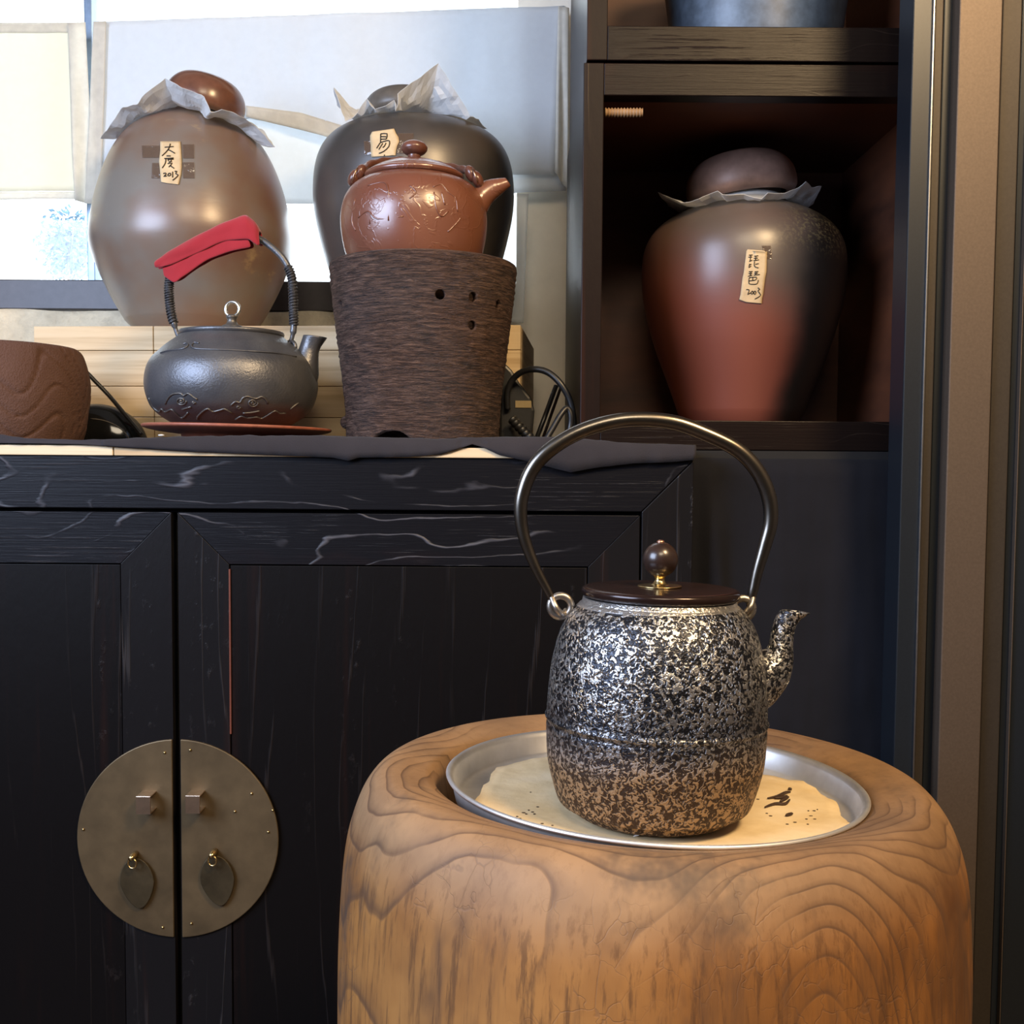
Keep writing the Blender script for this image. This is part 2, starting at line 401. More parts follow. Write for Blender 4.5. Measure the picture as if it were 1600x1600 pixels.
M_POTD = plain('dark_red_clay', (0.13, 0.05, 0.032), .3, 0, 80, .3, .2, coat=.3)
def m_brazier():
    n = N('matte_brown_clay'); v = n.co(); q = n.noise(v, 420, 3, .7); q2 = n.noise(v, 9, 3)
    return n.done(n.ramp(q2, [(.3, (0.095, 0.048, 0.034)), (.7, (0.13, 0.070, 0.050))]), .9, 0, n.bump(q, .9, .002), spec=.2)
M_BRAZ = m_brazier()
def m_jar(name, a, b, c, rough=.4, kind=0):
    n = N(name); v = n.co(); x, y, z = n.sep(v)
    q = n.noise(n.co((5, 5, 6), loc=(kind * 3, 0, kind)), 1, 4, .5); q2 = n.noise(n.co((22, 22, 90)), 1, 4, .6); q3 = n.noise(v, 260, 3, .7)
    base = n.ramp(q, [(.34, a), (.5, b), (.66, c)])
    h = n.math('ADD', n.math('MULTIPLY', q2, .6), n.math('MULTIPLY', q3, .2))
    rg = rough
    if kind == 3:   # ash-blackened on the right, bare red clay low on the left, speckled shoulder
        xr = n.math('ADD', x, n.math('MULTIPLY', q, .08))
        dark = n.mr(n.math('SUBTRACT', xr, n.math('MULTIPLY', z, .14)), .055, .105)
        low = n.mr(n.math('ADD', n.math('ADD', z, n.math('MULTIPLY', x, .55)), n.math('MULTIPLY', q, .1)), .17, .33, 1, 0)
        base = n.mix(low, n.mix(.5, base, (0.12, 0.10, 0.085)), (0.215, 0.060, 0.036))
        base = n.mix(dark, base, (0.013, 0.012, 0.010))
        spk = n.mr(n.noise(v, 190, 4, .75), .50, .58)
        sm = n.math('MULTIPLY', n.mr(xr, .05, .11), n.mr(z, .24, .31))
        base = n.mix(n.math('MULTIPLY', sm, n.math('MULTIPLY', spk, .8)), base, (0.27, 0.22, 0.12))
        h = n.math('ADD', h, n.math('MULTIPLY', n.math('MULTIPLY', spk, sm), 1.0))
        rg = n.mr(low, 0, 1, .36, .5)
    if kind == 1:
        g = n.mr(n.noise(n.co((9, 9, 14), loc=(1, 1, 1)), 1, 5, .7), .60, .72)
        base = n.mix(n.math('MULTIPLY', g, .55), base, (0.42, 0.29, 0.13))
    return n.done(base, rg, 0, n.bump(h, .16, .0014), spec=.6, coat=.3, coat_rough=.3)
M_JAR1 = m_jar('wood_fired_tan_brown_glaze', (0.18, 0.165, 0.145), (0.18, 0.115, 0.080), (0.15, 0.058, 0.038), .33, 1)
M_JAR2 = m_jar('wood_fired_grey_brown_glaze', (0.080, 0.058, 0.048), (0.062, 0.052, 0.046), (0.030, 0.028, 0.026), .38, 2)
M_JAR3 = m_jar('wood_fired_red_black_glaze', (0.16, 0.09, 0.07), (0.13, 0.085, 0.07), (0.10, 0.07, 0.055), .36, 3)
M_JLID1 = plain('brown_glazed_lid', (0.15, 0.062, 0.036), .28, 0, 30, .3, .06, coat=.3)
M_JLID2 = plain('grey_glazed_lid', (0.10, 0.088, 0.075), .4, 0, 30, .3, .06)
M_JLID3 = plain('red_grey_glazed_lid', (0.34, 0.20, 0.15), .45, 0, 14, .5, .1)
M_BLUEPOT = plain('blue_grey_glaze', (0.085, 0.125, 0.19), .4, 0, 50, .3, .2)
def m_paper(name, col, tl=.35, b_=.4, lo_=.9):
    n = N(name); v = n.co(); q = n.noise(v, 70, 4, .6)
    lo = tuple(c * lo_ for c in col)
    b = n.ramp(q, [(.3, lo), (.7, col)])
    d = n.done(b, .7, 0, n.bump(q, b_, .0012), spec=.3)
    t = n.t.nodes.new('ShaderNodeBsdfTranslucent'); n.put(t.inputs[0], b)
    mx = n.t.nodes.new('ShaderNodeMixShader'); mx.inputs[0].default_value = tl
    n.t.links.new(n.b.outputs[0], mx.inputs[1]); n.t.links.new(t.outputs[0], mx.inputs[2]); n.t.links.new(mx.outputs[0], n.out.inputs[0])
    return n.m
M_PAPER = m_paper('crumpled_white_paper', (0.86, 0.87, 0.87), .42)
M_CURT_L = m_paper('cream_cotton_curtain', (0.90, 0.87, 0.76), .6, .1, .97)
M_CURT_R = m_paper('white_cotton_curtain', (0.88, 0.905, 0.93), .6, .1, .97)
M_HEM = m_paper('cream_curtain_hem', (0.90, 0.87, 0.79), .52)
M_LABEL = plain('kraft_paper_label', (0.60, 0.45, 0.26), .75, 0, 60, .12, .2)
M_INK = plain('black_ink', (0.014, 0.008, 0.004), .6)
M_GREENP = plain('dark_green_print', (0.02, 0.10, 0.06), .6)
def m_tape():
    n = N('clear_sticky_tape'); v = n.co(); q = n.noise(v, 70, 2, .5, .6)
    return n.done((0.14, 0.09, 0.06), .12, 0, n.bump(q, 1.0, .004), alpha=.6, spec=.9)
M_TAPE = m_tape()
def m_pine():
    n = N('pale_pine_board'); v = n.co()
    q = n.noise(n.co((2.2, 4, 55), loc=(0, 0, 3)), 1, 4, .55, .2)
    q2 = n.noise(n.co((4, 6, 160)), 1, 3, .6)
    b = n.ramp(q, [(.30, (0.44, 0.30, 0.155)), (.48, (0.66, 0.50, 0.30)), (.7, (0.73, 0.58, 0.38))])
    b = n.mix(n.math('MULTIPLY', n.mr(q2, .58, .75), .3), b, (0.42, 0.28, 0.15))
    return n.done(b, .6, 0, n.bump(q2, .2, .0008), spec=.3)
M_PINE = m_pine()
M_PINEEDGE = plain('raw_pine_edge', (0.52, 0.30, 0.17), .7, 0, 60, .3, .5, .002)
M_PLUG = plain('black_plastic', (0.012, 0.012, 0.013), .38, 0, 200, .2, .05)
M_GLOSSB = plain('glossy_black_plastic', (0.008, 0.009, 0.010), .10, 0, 10, .2, .02)
M_WALL = plain('cream_painted_plaster', (0.90, 0.82, 0.68), .8, 0, 12, .06, .25, .003)
M_SILL = plain('rough_cream_plaster', (0.68, 0.60, 0.44), .9, 0, 45, .12, .8, .006)
M_WALLD = plain('warm_room_wall', (0.13, 0.11, 0.095), .8)
M_CEIL = plain('room_ceiling', (0.22, 0.20, 0.18), .9)
def m_floor():
    n = N('dark_floor_boards'); v = n.co((1, 8, 1)); q = n.noise(v, 2.5, 4)
    g = n.mr(n.math('ABSOLUTE', n.math('SUBTRACT', n.math('FRACT', n.math('MULTIPLY', n.sep(n.co())[1], 8)), .5)), .48, .5)
    return n.done(n.mix(g, n.ramp(q, [(.3, (0.05, 0.032, 0.02)), (.7, (0.11, 0.07, 0.04))]), (0.01, 0.007, 0.005)), .5)
M_FLOOR = m_floor()
M_FRAME = plain('dark_window_frame', (0.050, 0.045, 0.048), .4, .2)
M_FRAMEL = plain('blue_grey_aluminium', (0.22, 0.30, 0.42), .35, .5)
M_DOORBLK = plain('blue_black_powder_coat', (0.012, 0.016, 0.022), .38, .2, 300, .1, .03)
M_DOORBRZ = plain('bronze_anodised_metal', (0.115, 0.085, 0.063), .48, .45, 300, .1, .03)
M_DOORBR2 = plain('dark_bronze_metal', (0.045, 0.036, 0.028), .5, .4, 300, .1, .03)
M_CHROME = m_metal('bright_metal_edge', (0.5, 0.5, 0.5), .3)
def m_glass(name, a):
    n = N(name); t = n.t.nodes.new('ShaderNodeBsdfTransparent'); g = n.t.nodes.new('ShaderNodeBsdfGlossy'); g.inputs['Roughness'].default_value = .03
    t.inputs[0].default_value = (.97, .985, 1, 1)
    fr = n.t.nodes.new('ShaderNodeFresnel'); fr.inputs[0].default_value = 1.45
    mx = n.t.nodes.new('ShaderNodeMixShader'); n.t.links.new(fr.outputs[0], mx.inputs[0]); n.t.links.new(t.outputs[0], mx.inputs[1]); n.t.links.new(g.outputs[0], mx.inputs[2])
    n.t.links.new(mx.outputs[0], n.out.inputs[0]); return n.m
M_GLASS = m_glass('window_glass', 0)
def m_film():
    n = N('milky_plastic_film'); d = n.done((.78, .82, .84), .25, 0, n.bump(n.noise(n.co(), 40, 3), .4, .002), alpha=.45)
    return d
M_FILM = m_film()
M_LEAF = plain('haze_tinted_foliage', (0.12, 0.22, 0.32), .6)  # bluish overexposed haze is put into the leaf colour
M_BARK = plain('shrub_stem', (0.25, 0.2, 0.16), .8)

# ================================================================== THE ROOM
YW = 2.16; FL = -.16
MB().box(-1.9, 1.5, -2.2, YW + .1, FL - .05, FL).build('floor', M_FLOOR, smooth=False)['kind'] = 'structure'
MB().box(-1.9, 1.5, -2.2, YW + .1, 2.6, 2.66).build('ceiling', M_CEIL, smooth=False)['kind'] = 'structure'
MB().box(-1.96, -1.9, -2.2, YW + .1, FL, 2.6).build('wall_left', M_WALLD, smooth=False)['kind'] = 'structure'
MB().box(1.5, 1.56, -2.2, YW + .1, FL, 2.6).build('wall_right', M_WALLD, smooth=False)['kind'] = 'structure'
MB().box(-1.9, 1.5, -2.26, -2.2, FL, 2.6).build('wall_front', M_WALLD, smooth=False)['kind'] = 'structure'
wx0, wx1 = -1.75, X(804, YW)
wz0, wz1 = Z(487, YW, 300), 2.25
MB().box(-1.9, wx0, YW, YW + .1, FL, 2.6).box(wx1, 1.5, YW, YW + .1, FL, 2.6).box(wx0, wx1, YW, YW + .1, FL, wz0).box(wx0, wx1, YW, YW + .1, wz1, 2.6)\
    .build('wall_back', M_WALL, smooth=False)['kind'] = 'structure'
# window: dark bottom member, slim blue-grey bead, mullion, glass
wf = thing('window_1', ((wx0 + wx1) / 2, YW, wz0), kind='structure')
zf = Z(441, YW, 300)
MB().box(wx0, wx1, YW - .02, YW + .06, wz0, zf).box(wx0, wx0 + .04, YW, YW + .06, zf, wz1)\
    .box(wx0, wx1, YW, YW + .06, wz1 - .05, wz1).build('frame', M_FRAME, wf, smooth=False, bevel=.002)
mx = X(147, YW)
MB().box(wx0, wx1, YW + .012, YW + .045, zf, Z(437, YW, 300)).box(mx - .007, mx + .006, YW + .005, YW + .045, zf, wz1).box(mx - .011, mx - .007, YW + .012, YW + .045, zf, wz1)\
    .build('mullion', M_FRAMEL, wf, smooth=False, bevel=.001)
MB().box(wx0, wx1, YW + .028, YW + .032, zf, wz1).build('glass', M_GLASS, wf, smooth=False)
# rough plaster ledge under the window
mb = MB(); nx = 90; ny = 8
xs0, xs1 = -1.85, X(525, 2.12)
V = []
ztopL = Z(482, 2.10, 200)
for j in range(ny + 1):
    for i in range(nx + 1):
        x = xs0 + (xs1 - xs0) * i / nx; t = j / ny
        zz = ztopL - t * .09 + .006 * noise.noise(Vector((x * 9, t * 3, 0))) * (1 if j < 2 else .5)
        yy = YW - .02 - .012 * noise.noise(Vector((x * 14, t * 5, 3))) - .006
        V.append((x, yy, zz))
for i in range(nx + 1):
    x = xs0 + (xs1 - xs0) * i / nx; V.append((x, YW + .001, V[i][2] - .001))
n_ = nx + 1
Fc = [(j * n_ + i, j * n_ + i + 1, (j + 1) * n_ + i + 1, (j + 1) * n_ + i) for j in range(ny) for i in range(nx)]
Fc += [((ny + 1) * n_ + i, (ny + 1) * n_ + i + 1, i + 1, i) for i in range(nx)]
tag(mesh('trim_1', V, Fc, M_SILL), kind='structure')

# door frame of black and bronze metal at the right edge
DY = 1.38
d1 = thing('door_1', (X(1500, DY), DY, FL), kind='structure')
def strip(name, a, b, y0, y1, m, bev=.0015):
    return MB().box(X(a, y0, 700), X(b, y0, 700), y0, y1, FL, 2.6).build(name, m, d1, smooth=False, bevel=bev)
strip('jamb', 1409, 1440, DY, DY + .05, M_DOORBLK)
strip('edge_strip', 1440, 1442.5, DY - .004, DY + .02, M_CHROME, .0004)
strip('jamb_return', 1442.5, 1456, DY + .004, DY + .05, M_DOORBR2)
strip('groove', 1456, 1480, DY + .016, DY + .05, M_DOORBLK)
strip('bronze_stile', 1480, 1546, DY - .006, DY + .04, M_DOORBRZ)
strip('bronze_bead', 1546, 1576, DY + .002, DY + .04, M_DOORBR2)
strip('dark_stile', 1576, 1592, DY + .008, DY + .04, M_DOORBLK)
strip('far_stile', 1592, 1800, DY + .004, DY + .04, M_DOORBLK)
strip('far_edge', 1590.5, 1592, DY, DY + .03, M_DOORBRZ, .0003)

# ================================================================== CABINET
CYF = 1.45; ZT = Z(714, CYF, 500)
cab = thing('sideboard_cabinet', (-.4, 1.75, FL), 'black charred-wood sideboard with two mitred doors and a round brass lock plate', 'cabinet')
xr = X(1083, CYF); xl = -1.0
MB().box(xl, xr - .002, CYF + .026, 2.10, FL + .02, ZT - .001).build('carcass', M_BLACK, cab, smooth=False)
for fx in (xl, xr - .08): MB().box(fx, fx + .08, CYF + .03, CYF + .09, FL, FL + .03).build('foot', M_STILE, cab, smooth=False)
z797 = Z(797, CYF, 600); xs = X(1002, CYF)
MB().prism([(xl, z797), (xs, z797), (xr, ZT), (xl, ZT)], CYF, CYF + .026).build('top_rail', M_RAIL, cab, smooth=False, bevel=.0012)
MB().prism([(xs + .0008, z797), (xs + .0008, FL + .02), (xr, FL + .02), (xr, ZT - .0012)], CYF, CYF + .026).build('corner_post', M_STILE, cab, smooth=False, bevel=.0012)
MB().box(xl, xs, CYF, CYF + .026, FL + .02, FL + .08).build('bottom_rail', M_RAIL, cab, smooth=False, bevel=.0012)
zd = Z(803, CYF, 600); zr = Z(884, CYF, 600); zb = FL + .083
def cab_door(x0, x1, hinge_right):
    """frame with mitred corners, recessed panel"""
    a = X(358, CYF) - X(278, CYF)
    d = MB().box(x0 + a + .0012, x1 - a - .0012, CYF + .003, CYF + .02, zb + a + .001, zr - .0012).build('door', M_PANEL, cab, smooth=False, bevel=.0006)
    for pts in ([(x0, zd), (x0, zb), (x0 + a, zb + a), (x0 + a, zr)], [(x1, zd), (x1, zb), (x1 - a, zb + a), (x1 - a, zr)]):
        MB().prism(pts, CYF + .001, CYF + .024).build('door_stile', M_STILE, d, smooth=False, bevel=.0006)
    for pts in ([(x0 + .0005, zd), (x1 - .0005, zd), (x1 - a, zr + .0005), (x0 + a, zr + .0005)], [(x0, zb), (x1, zb), (x1 - a, zb + a), (x0 + a, zb + a)]):
        MB().prism(pts, CYF + .001, CYF + .024).build('door_rail', M_RAIL, d, smooth=False, bevel=.0006)
    MB().box(x0 + a - .0006, x0 + a + .0014, CYF + .001, CYF + .02, .45, zr - .006).build('worn_edge', plain('rubbed_red_edge', (0.13, 0.032, 0.015), .5), d, smooth=False)
    return d
dl = cab_door(X(-450, CYF), X(267, CYF), False)
dr = cab_door(X(277, CYF), X(1000, CYF), True)
# round lock plate in two halves
ccx, ccz, crr = X(278.5, CYF, 1310), Z(1310, CYF, 278), 160 / F * CYF
def half_plate(sgn, xe, door):
    pts = []
    ha = math.acos(min(1, abs(xe - ccx) / crr))
    for i in range(41):
        a = -ha + 2 * ha * i / 40
        pts.append((ccx + sgn * crr * cos(a), ccz + crr * sin(a)))
    MB().prism(pts, CYF - .0025, CYF + .001).build('lock_plate', M_OLDBRASS, door, smooth=False, bevel=.0012)
half_plate(-1, X(266, CYF), dl); half_plate(1, X(279, CYF), dr)
def staple(px, py, door):
    c = P(px, py, CYF - .003); w2 = .0095; dep = .022
    mb = MB(); t = .0018
    mb.box(c.x - w2, c.x + w2, c.y - dep, c.y + .002, c.z + .010, c.z + .010 + t)
    mb.box(c.x - w2, c.x + w2, c.y - dep, c.y + .002, c.z - .010 - t, c.z - .010)
    mb.box(c.x - w2, c.x + w2, c.y - dep - t, c.y - dep, c.z - .010 - t, c.z + .010 + t)
    mb.build('lock_staple', M_STAPLE, door, smooth=False, bevel=.0006)
staple(233, 1250, dl); staple(309, 1249, dr)
def pull(px, py, door, tilt):
    c = P(px, py, CYF - .003)
    MB().tube([c, c + Vector((0, -.012, 0)), c + Vector((-.001, -.018, -.001))], [.0045, .0042, .003], 12).build('pull_post', M_BRASS, door)
    MB().tube(circle_pts(c + Vector((0, -.014, -.008)), (.9, -.2, 0), (0, 0, 1), .0065, 20), .0012, 8, cap=False).build('pull_ring', M_BRASS, door)
    pts = []
    for i in range(28):
        a = 2 * pi * i / 28; rz_ = .034; wx = .0225 * (1 - .28 * -sin(a)) if sin(a) < 0 else .0225
        x = wx * cos(a); z = rz_ * sin(a)
        x, z = x * cos(tilt) - z * sin(tilt), x * sin(tilt) + z * cos(tilt)
        pts.append((c.x + x + sin(tilt) * .03, c.z - .038 + z))
    MB().prism(pts, CYF - .008, CYF - .0045).build('pull_leaf', M_PULL, door, smooth=False, bevel=.001)
pull(212, 1334, dl, R(6)); pull(336, 1330, dr, R(8))
def studs(lst, door):
    for px, py in lst: MB().ellipsoid(P(px, py, CYF - .003), .0018, .0018, .0018, 10, 6).build('plate_nail', M_BRASS, door)
studs([(257, 1176), (130, 1296), (254, 1449)], dl); studs([(297, 1172), (393, 1240), (367, 1268), (426, 1266), (419, 1300), (299, 1443)], dr)
# pine board over the cabinet top, in two lengths
jx = X(180, CYF)
for (a, b, lab) in ((xl, jx - .0008, 'left length of raw pine board on the black cabinet top'), (jx + .0008, xr - .001, 'long right length of raw pine board on the black cabinet top')):
    tag(MB().box(a, b, CYF - .004, 2.10, ZT, ZT + .013).build('pine_board', M_PINE, smooth=False, bevel=.001), lab, 'board', 'pine boards on the cabinet')
ZB = ZT + .013

# side cabinet behind the black drape
sx0, sx1 = xr + .004, .62
tag(MB().box(sx0, sx1, CYF + .07, 2.05, FL, ZB).build('draped_cabinet', M_BLACK, smooth=False), 'low cabinet wholly covered by the black hanging drape', 'cabinet')

# ================================================================== SHELF BOXES
SY = 1.56
def shelf_box(name, x0, x1, z0, z1, tb, tt, label, left=.028, depth=.48):
    t = thing(name, ((x0 + x1) / 2, SY + depth / 2, z0), label, 'shelf', 'stacked open box shelves')
    MB().box(x0, x0 + left, SY, SY + .03, z0, z1).build('front_stile', M_SHELF_Z, t, smooth=False, bevel=.0012)
    MB().box(x1 - left, x1, SY, SY + .03, z0, z1).build('front_stile', M_SHELF_Z, t, smooth=False, bevel=.0012)
    MB().box(x0 + left, x1 - left, SY + .0006, SY + .03, z0, z0 + tb).build('bottom_rail', M_SHELF_X, t, smooth=False, bevel=.0012)
    MB().box(x0 + left, x1 - left, SY + .0006, SY + .03, z1 - tt, z1).build('top_rail', M_SHELF_X, t, smooth=False, bevel=.0012)
    MB().box(x0 + .001, x0 + .016, SY + .03, SY + depth, z0, z1).build('side_panel', M_SHELF_Z, t, smooth=False)
    MB().box(x1 - .016, x1 - .001, SY + .03, SY + depth, z0, z1).build('side_panel', M_INSIDE, t, smooth=False)
    MB().box(x0 + .016, x1 - .016, SY + depth - .012, SY + depth, z0, z1).build('back_panel', M_INSIDE, t, smooth=False)
    MB().box(x0 + .016, x1 - .016, SY + .03, SY + depth - .012, z0 + .004, z0 + tb - .001).build('bottom_board', M_INSIDE, t, smooth=False)
    MB().box(x0 + .016, x1 - .016, SY + .03, SY + depth - .012, z1 - tt * .55, z1 - .004).build('top_board', M_INSIDE, t, smooth=False)
    return t
hx0, hx1 = X(909, SY, 400), .60
zs1 = Z(98, SY, 950)
sb1 = shelf_box('box_shelf', hx0, hx1, ZB + .0015, zs1, Z(657, SY, 1100) - ZB - .0015, zs1 - Z(150, SY, 1150), 'lower dark brown open box shelf holding the red and black jar')
zs2 = zs1 + .0035
sb2 = shelf_box('box_shelf', hx0 + .004, hx1, zs2, 1.95, Z(41, SY, 1150) - zs2, .045, 'upper dark brown open box shelf cut off by the photo top')
SHZ = Z(657, SY, 1100)
# little turned peg under the top of the lower box
c0 = P(945, 176, SY + .02); c1 = P(1004, 176, SY + .02)
pp = [c0.lerp(c1, i / 40) for i in range(41)]
MB().tube(pp, [.0058 + .0011 * sin(i * 1.9) for i in range(41)], 12).build('turned_peg', plain('tan_wood_peg', (0.30, 0.18, 0.09), .6), sb1)

# ================================================================== CURTAINS
def panel(name, top, bot, Y, m, amp=.004, nx=60, ny=26, seed=0, parent=None, freq=11):
    def interp(pts, t):
        x = pts[0][0] + (pts[-1][0] - pts[0][0]) * t
        for a, b in zip(pts, pts[1:]):
            if a[0] <= x <= b[0]: u = (x - a[0]) / max(b[0] - a[0], 1e-6); return x, a[1] + (b[1] - a[1]) * u
        return x, pts[-1][1]
    V = []
    for j in range(ny + 1):
        s_ = j / ny
        for i in range(nx + 1):
            t = i / nx; a = interp(top, t); b = interp(bot, t)
            px = a[0] + (b[0] - a[0]) * s_; py = a[1] + (b[1] - a[1]) * s_
            v = P(px, py, Y)
            v.y += amp * (noise.noise(Vector((v.x * freq + seed, v.z * 2.5, seed))) + .4 * noise.noise(Vector((v.x * 30, v.z * 9, seed)))) * (.3 + .7 * s_)
            V.append(v)
    n = nx + 1
    return mesh(name, V, [(j * n + i, j * n + i + 1, (j + 1) * n + i + 1, (j + 1) * n + i) for j in range(ny) for i in range(nx)], m, parent, solid=.0006)
c = thing('cafe_curtain', P(60, 330, 2.11), 'short cream cotton curtain over the left window pane', 'curtain', 'half-height window curtains')
panel('cloth', [(-420, 42), (118, 38)], [(-420, 300), (122, 300)], 2.11, M_CURT_L, .012, seed=2, parent=c)
panel('bottom_hem', [(-420, 300), (122, 300)], [(-420, 314), (123, 312)], 2.109, M_HEM, .012, ny=3, seed=2, parent=c)
panel('top_hem', [(-420, 38), (118, 35)], [(-420, 54), (118, 51)], 2.108, M_HEM, .008, ny=3, seed=2, parent=c)
panel('side_hem', [(105, 36), (133, 34)], [(118, 314), (146, 318)], 2.102, M_HEM, .012, nx=8, seed=5, parent=c, freq=60)
c = thing('cafe_curtain', P(520, 330, 2.125), 'wide white cotton curtain hanging behind the two window jars', 'curtain', 'half-height window curtains')
panel('cloth', [(148, 36), (500, 24), (884, 10)], [(152, 318), (500, 318), (884, 298)], 2.125, M_CURT_R, .010, seed=8, parent=c)
panel('front_layer', [(150, 34), (500, 22), (882, 9)], [(150, 318), (385, 182), (530, 213), (640, 255), (780, 272), (866, 272)], 2.107, M_CURT_R, .014, seed=11, parent=c)
panel('folded_hem', [(384, 165), (470, 176), (540, 198)], [(384, 182), (470, 203), (540, 222)], 2.102, M_HEM, .006, nx=30, ny=4, seed=3, parent=c)
panel('side_hem', [(146, 34), (166, 33)], [(132, 318), (158, 318)], 2.100, M_HEM, .010, nx=8, seed=9, parent=c, freq=60)
panel('right_hem', [(872, 10), (889, 12)], [(866, 268), (886, 296)], 2.098, M_HEM, .02, nx=8, seed=4, parent=c, freq=90)
tag(panel('plastic_film', [(770, 300), (826, 303)], [(770, 500), (818, 505)], 2.06, M_FILM, .006, nx=14, seed=6, freq=40), 'strip of milky plastic film hanging right of the grey jar', 'film')

# shrub outside
def shrub():
    base = P(108, 440, 5.0); base.z = 0; MB().box(-9, 4, YW + .3, 12, FL - .05, FL).build('ground', plain('pale_courtyard_ground', (.55, .55, .52), .9), smooth=False)['kind'] = 'structure'; t = thing('garden_shrub', (base.x, 5.0, FL), 'washed-out pale shrub outside the left window pane', 'shrub')
    g = MB(); cc = P(105, 385, 5.0)
    for i in range(1300):
        d = Vector((random.gauss(0, .42), random.gauss(0, .42), random.gauss(0, .5)))
        if d.length > 1.1: continue
        p = cc + Vector((d.x * .13, d.y * .13, d.z * .16)); a = Vector((random.uniform(-1, 1), random.uniform(-1, 1), random.uniform(-1, 1))).normalized()
        b = a.orthogonal().normalized(); L = random.uniform(.010, .022)
        g.add([p - a * L, p + b * L * .5, p + a * L, p - b * L * .5, p + a.cross(b) * L * .2], [(0, 1, 4), (1, 2, 4), (2, 3, 4), (3, 0, 4)])
    g.build('foliage', M_LEAF, t, smooth=False)
    s_ = MB()
    for i in range(6):
        e = cc + Vector((random.uniform(-.08, .08), random.uniform(-.08, .08), random.uniform(-.05, .1)))
        s_.tube([Vector((base.x, 5.0, FL)), cc + Vector((0, 0, -.2)), e], [.008, .005, .002], 6)
    s_.build('stem', M_BARK, t)
shrub()

# ================================================================== PINE BOX carrying the jars
bl = P(52, 511, 1.77); br = P(814, 506, 1.71); PZ = (bl.z + br.z) / 2
ax = Vector((br.x - bl.x, br.y - bl.y, 0)); LEN = ax.length; ax.normalize(); ay = Vector((-ax.y, ax.x, 0))
if ay.y < 0: ay = -ay
pb = thing('pine_box', Vector((bl.x, bl.y, ZB)) + ax * LEN / 2 + ay * .17, 'long pale pine box behind the kettles with two jars on top', 'box')
def pbox(u0, u1, v0, v1, z0, z1, name, m=None, bev=.0012):
    o = Vector((bl.x, bl.y, 0)); V = [o + ax * u + ay * v_ + Vector((0, 0, z)) for u in (u0, u1) for v_ in (v0, v1) for z in (z0, z1)]
    return mesh(name, V, [(0, 1, 3, 2), (4, 6, 7, 5), (0, 4, 5, 1), (2, 3, 7, 6), (0, 2, 6, 4), (1, 5, 7, 3)], m or M_PINE, pb, smooth=False, bevel=bev)
uj = (X(241, 1.75) - bl.x) / ax.x
zz = [ZB + .001, ZB + .050, ZB + .098, PZ - .038, PZ]
for a, b in ((0, uj), (uj, LEN)):
    for z0, z1 in zip(zz, zz[1:]): pbox(a + .0005, b - .0005, 0, .018, z0 + .0004, z1 - .0004, 'front_board')
pbox(LEN - .018, LEN, .0185, .33, ZB + .001, PZ - .0005, 'end_board'); pbox(0, .018, .0185, .33, ZB + .001, PZ - .0005, 'end_board')
pbox(.018, LEN - .018, .0185, .33, PZ - .016, PZ, 'lid_board')

# ================================================================== JARS
def unsil(lst, D, it=14):
    """measured outline (half width, z) -> true profile, allowing for the view from below or above"""
    T = [(a, b) for a, b in lst]; cur = [list(t) for t in T]; n = len(T)
    for _ in range(it):
        new = []
        for i in range(n):
            a = cur[max(i - 1, 0)]; b = cur[min(i + 1, n - 1)]
            dr, dz = b[0] - a[0], b[1] - a[1]; L = sqrt(dr * dr + dz * dz) or 1e-6
            nr, nzz = dz / L, -dr / L
            te = (cur[i][1] - CAMZ) / D
            sp = -(nzz / max(nr, .08)) * te; sp = max(-.8, min(.8, sp)); cp = sqrt(1 - sp * sp)
            r_ = T[i][0] / cp; z_ = CAMZ + (T[i][1] - CAMZ) * (D + r_ * sp) / D
            new.append([cur[i][0] * .5 + .5 * min(r_, T[i][0] * 1.25), cur[i][1] * .5 + .5 * z_])
        cur = new
    return [(a, b) for a, b in cur]
def jar_prof(lst, Y, cx_px, base_z, base_r, neck, prm):
    """lower part from the measured outline, shoulder as a superellipse (radius, centre z, rise, p, q)"""
    Rr, zm, H, p_, q_ = prm
    out = [(0.001, base_z), (base_r - .004, base_z), (base_r, base_z + .004)]
    low = [(hw / F * Y * .992, P(cx_px, y, Y).z) for y, hw in reversed(lst)]
    low = [p for p in low if base_z + .012 < p[1] < zm - .035]
    up = []
    for i in range(40):
        t = pi / 2 * (i / 40) ** .9; r_ = Rr * cos(t) ** (2 / p_); z_ = zm + H * sin(t) ** (2 / q_)
        if r_ < neck + .004: break
        up.append((r_, z_))
    zt_ = up[-1][1]
    raw = low + up; L = [0]
    for a, b in zip(raw, raw[1:]): L.append(L[-1] + sqrt((a[0] - b[0]) ** 2 + (a[1] - b[1]) ** 2))
    res = []; k = 0; M = 90
    for i in range(M + 1):
        d = L[-1] * i / M
        while k < len(L) - 2 and L[k + 1] < d: k += 1
        u = (d - L[k]) / (L[k + 1] - L[k]); res.append((raw[k][0] + (raw[k + 1][0] - raw[k][0]) * u, raw[k][1] + (raw[k + 1][1] - raw[k][1]) * u))
    for _ in range(36):
        res = [res[0]] + [((a[0] + 2 * b[0] + c_[0]) / 4, (a[1] + 2 * b[1] + c_[1]) / 4) for a, b, c_ in zip(res, res[1:], res[2:])] + [res[-1]]
    return out + res + [(neck + .002, zt_ + .004), (neck - .006, zt_ + .012), (neck - .006, zt_ + .03), (neck - .012, zt_ + .03), (neck - .012, zt_ - .03)], zt_
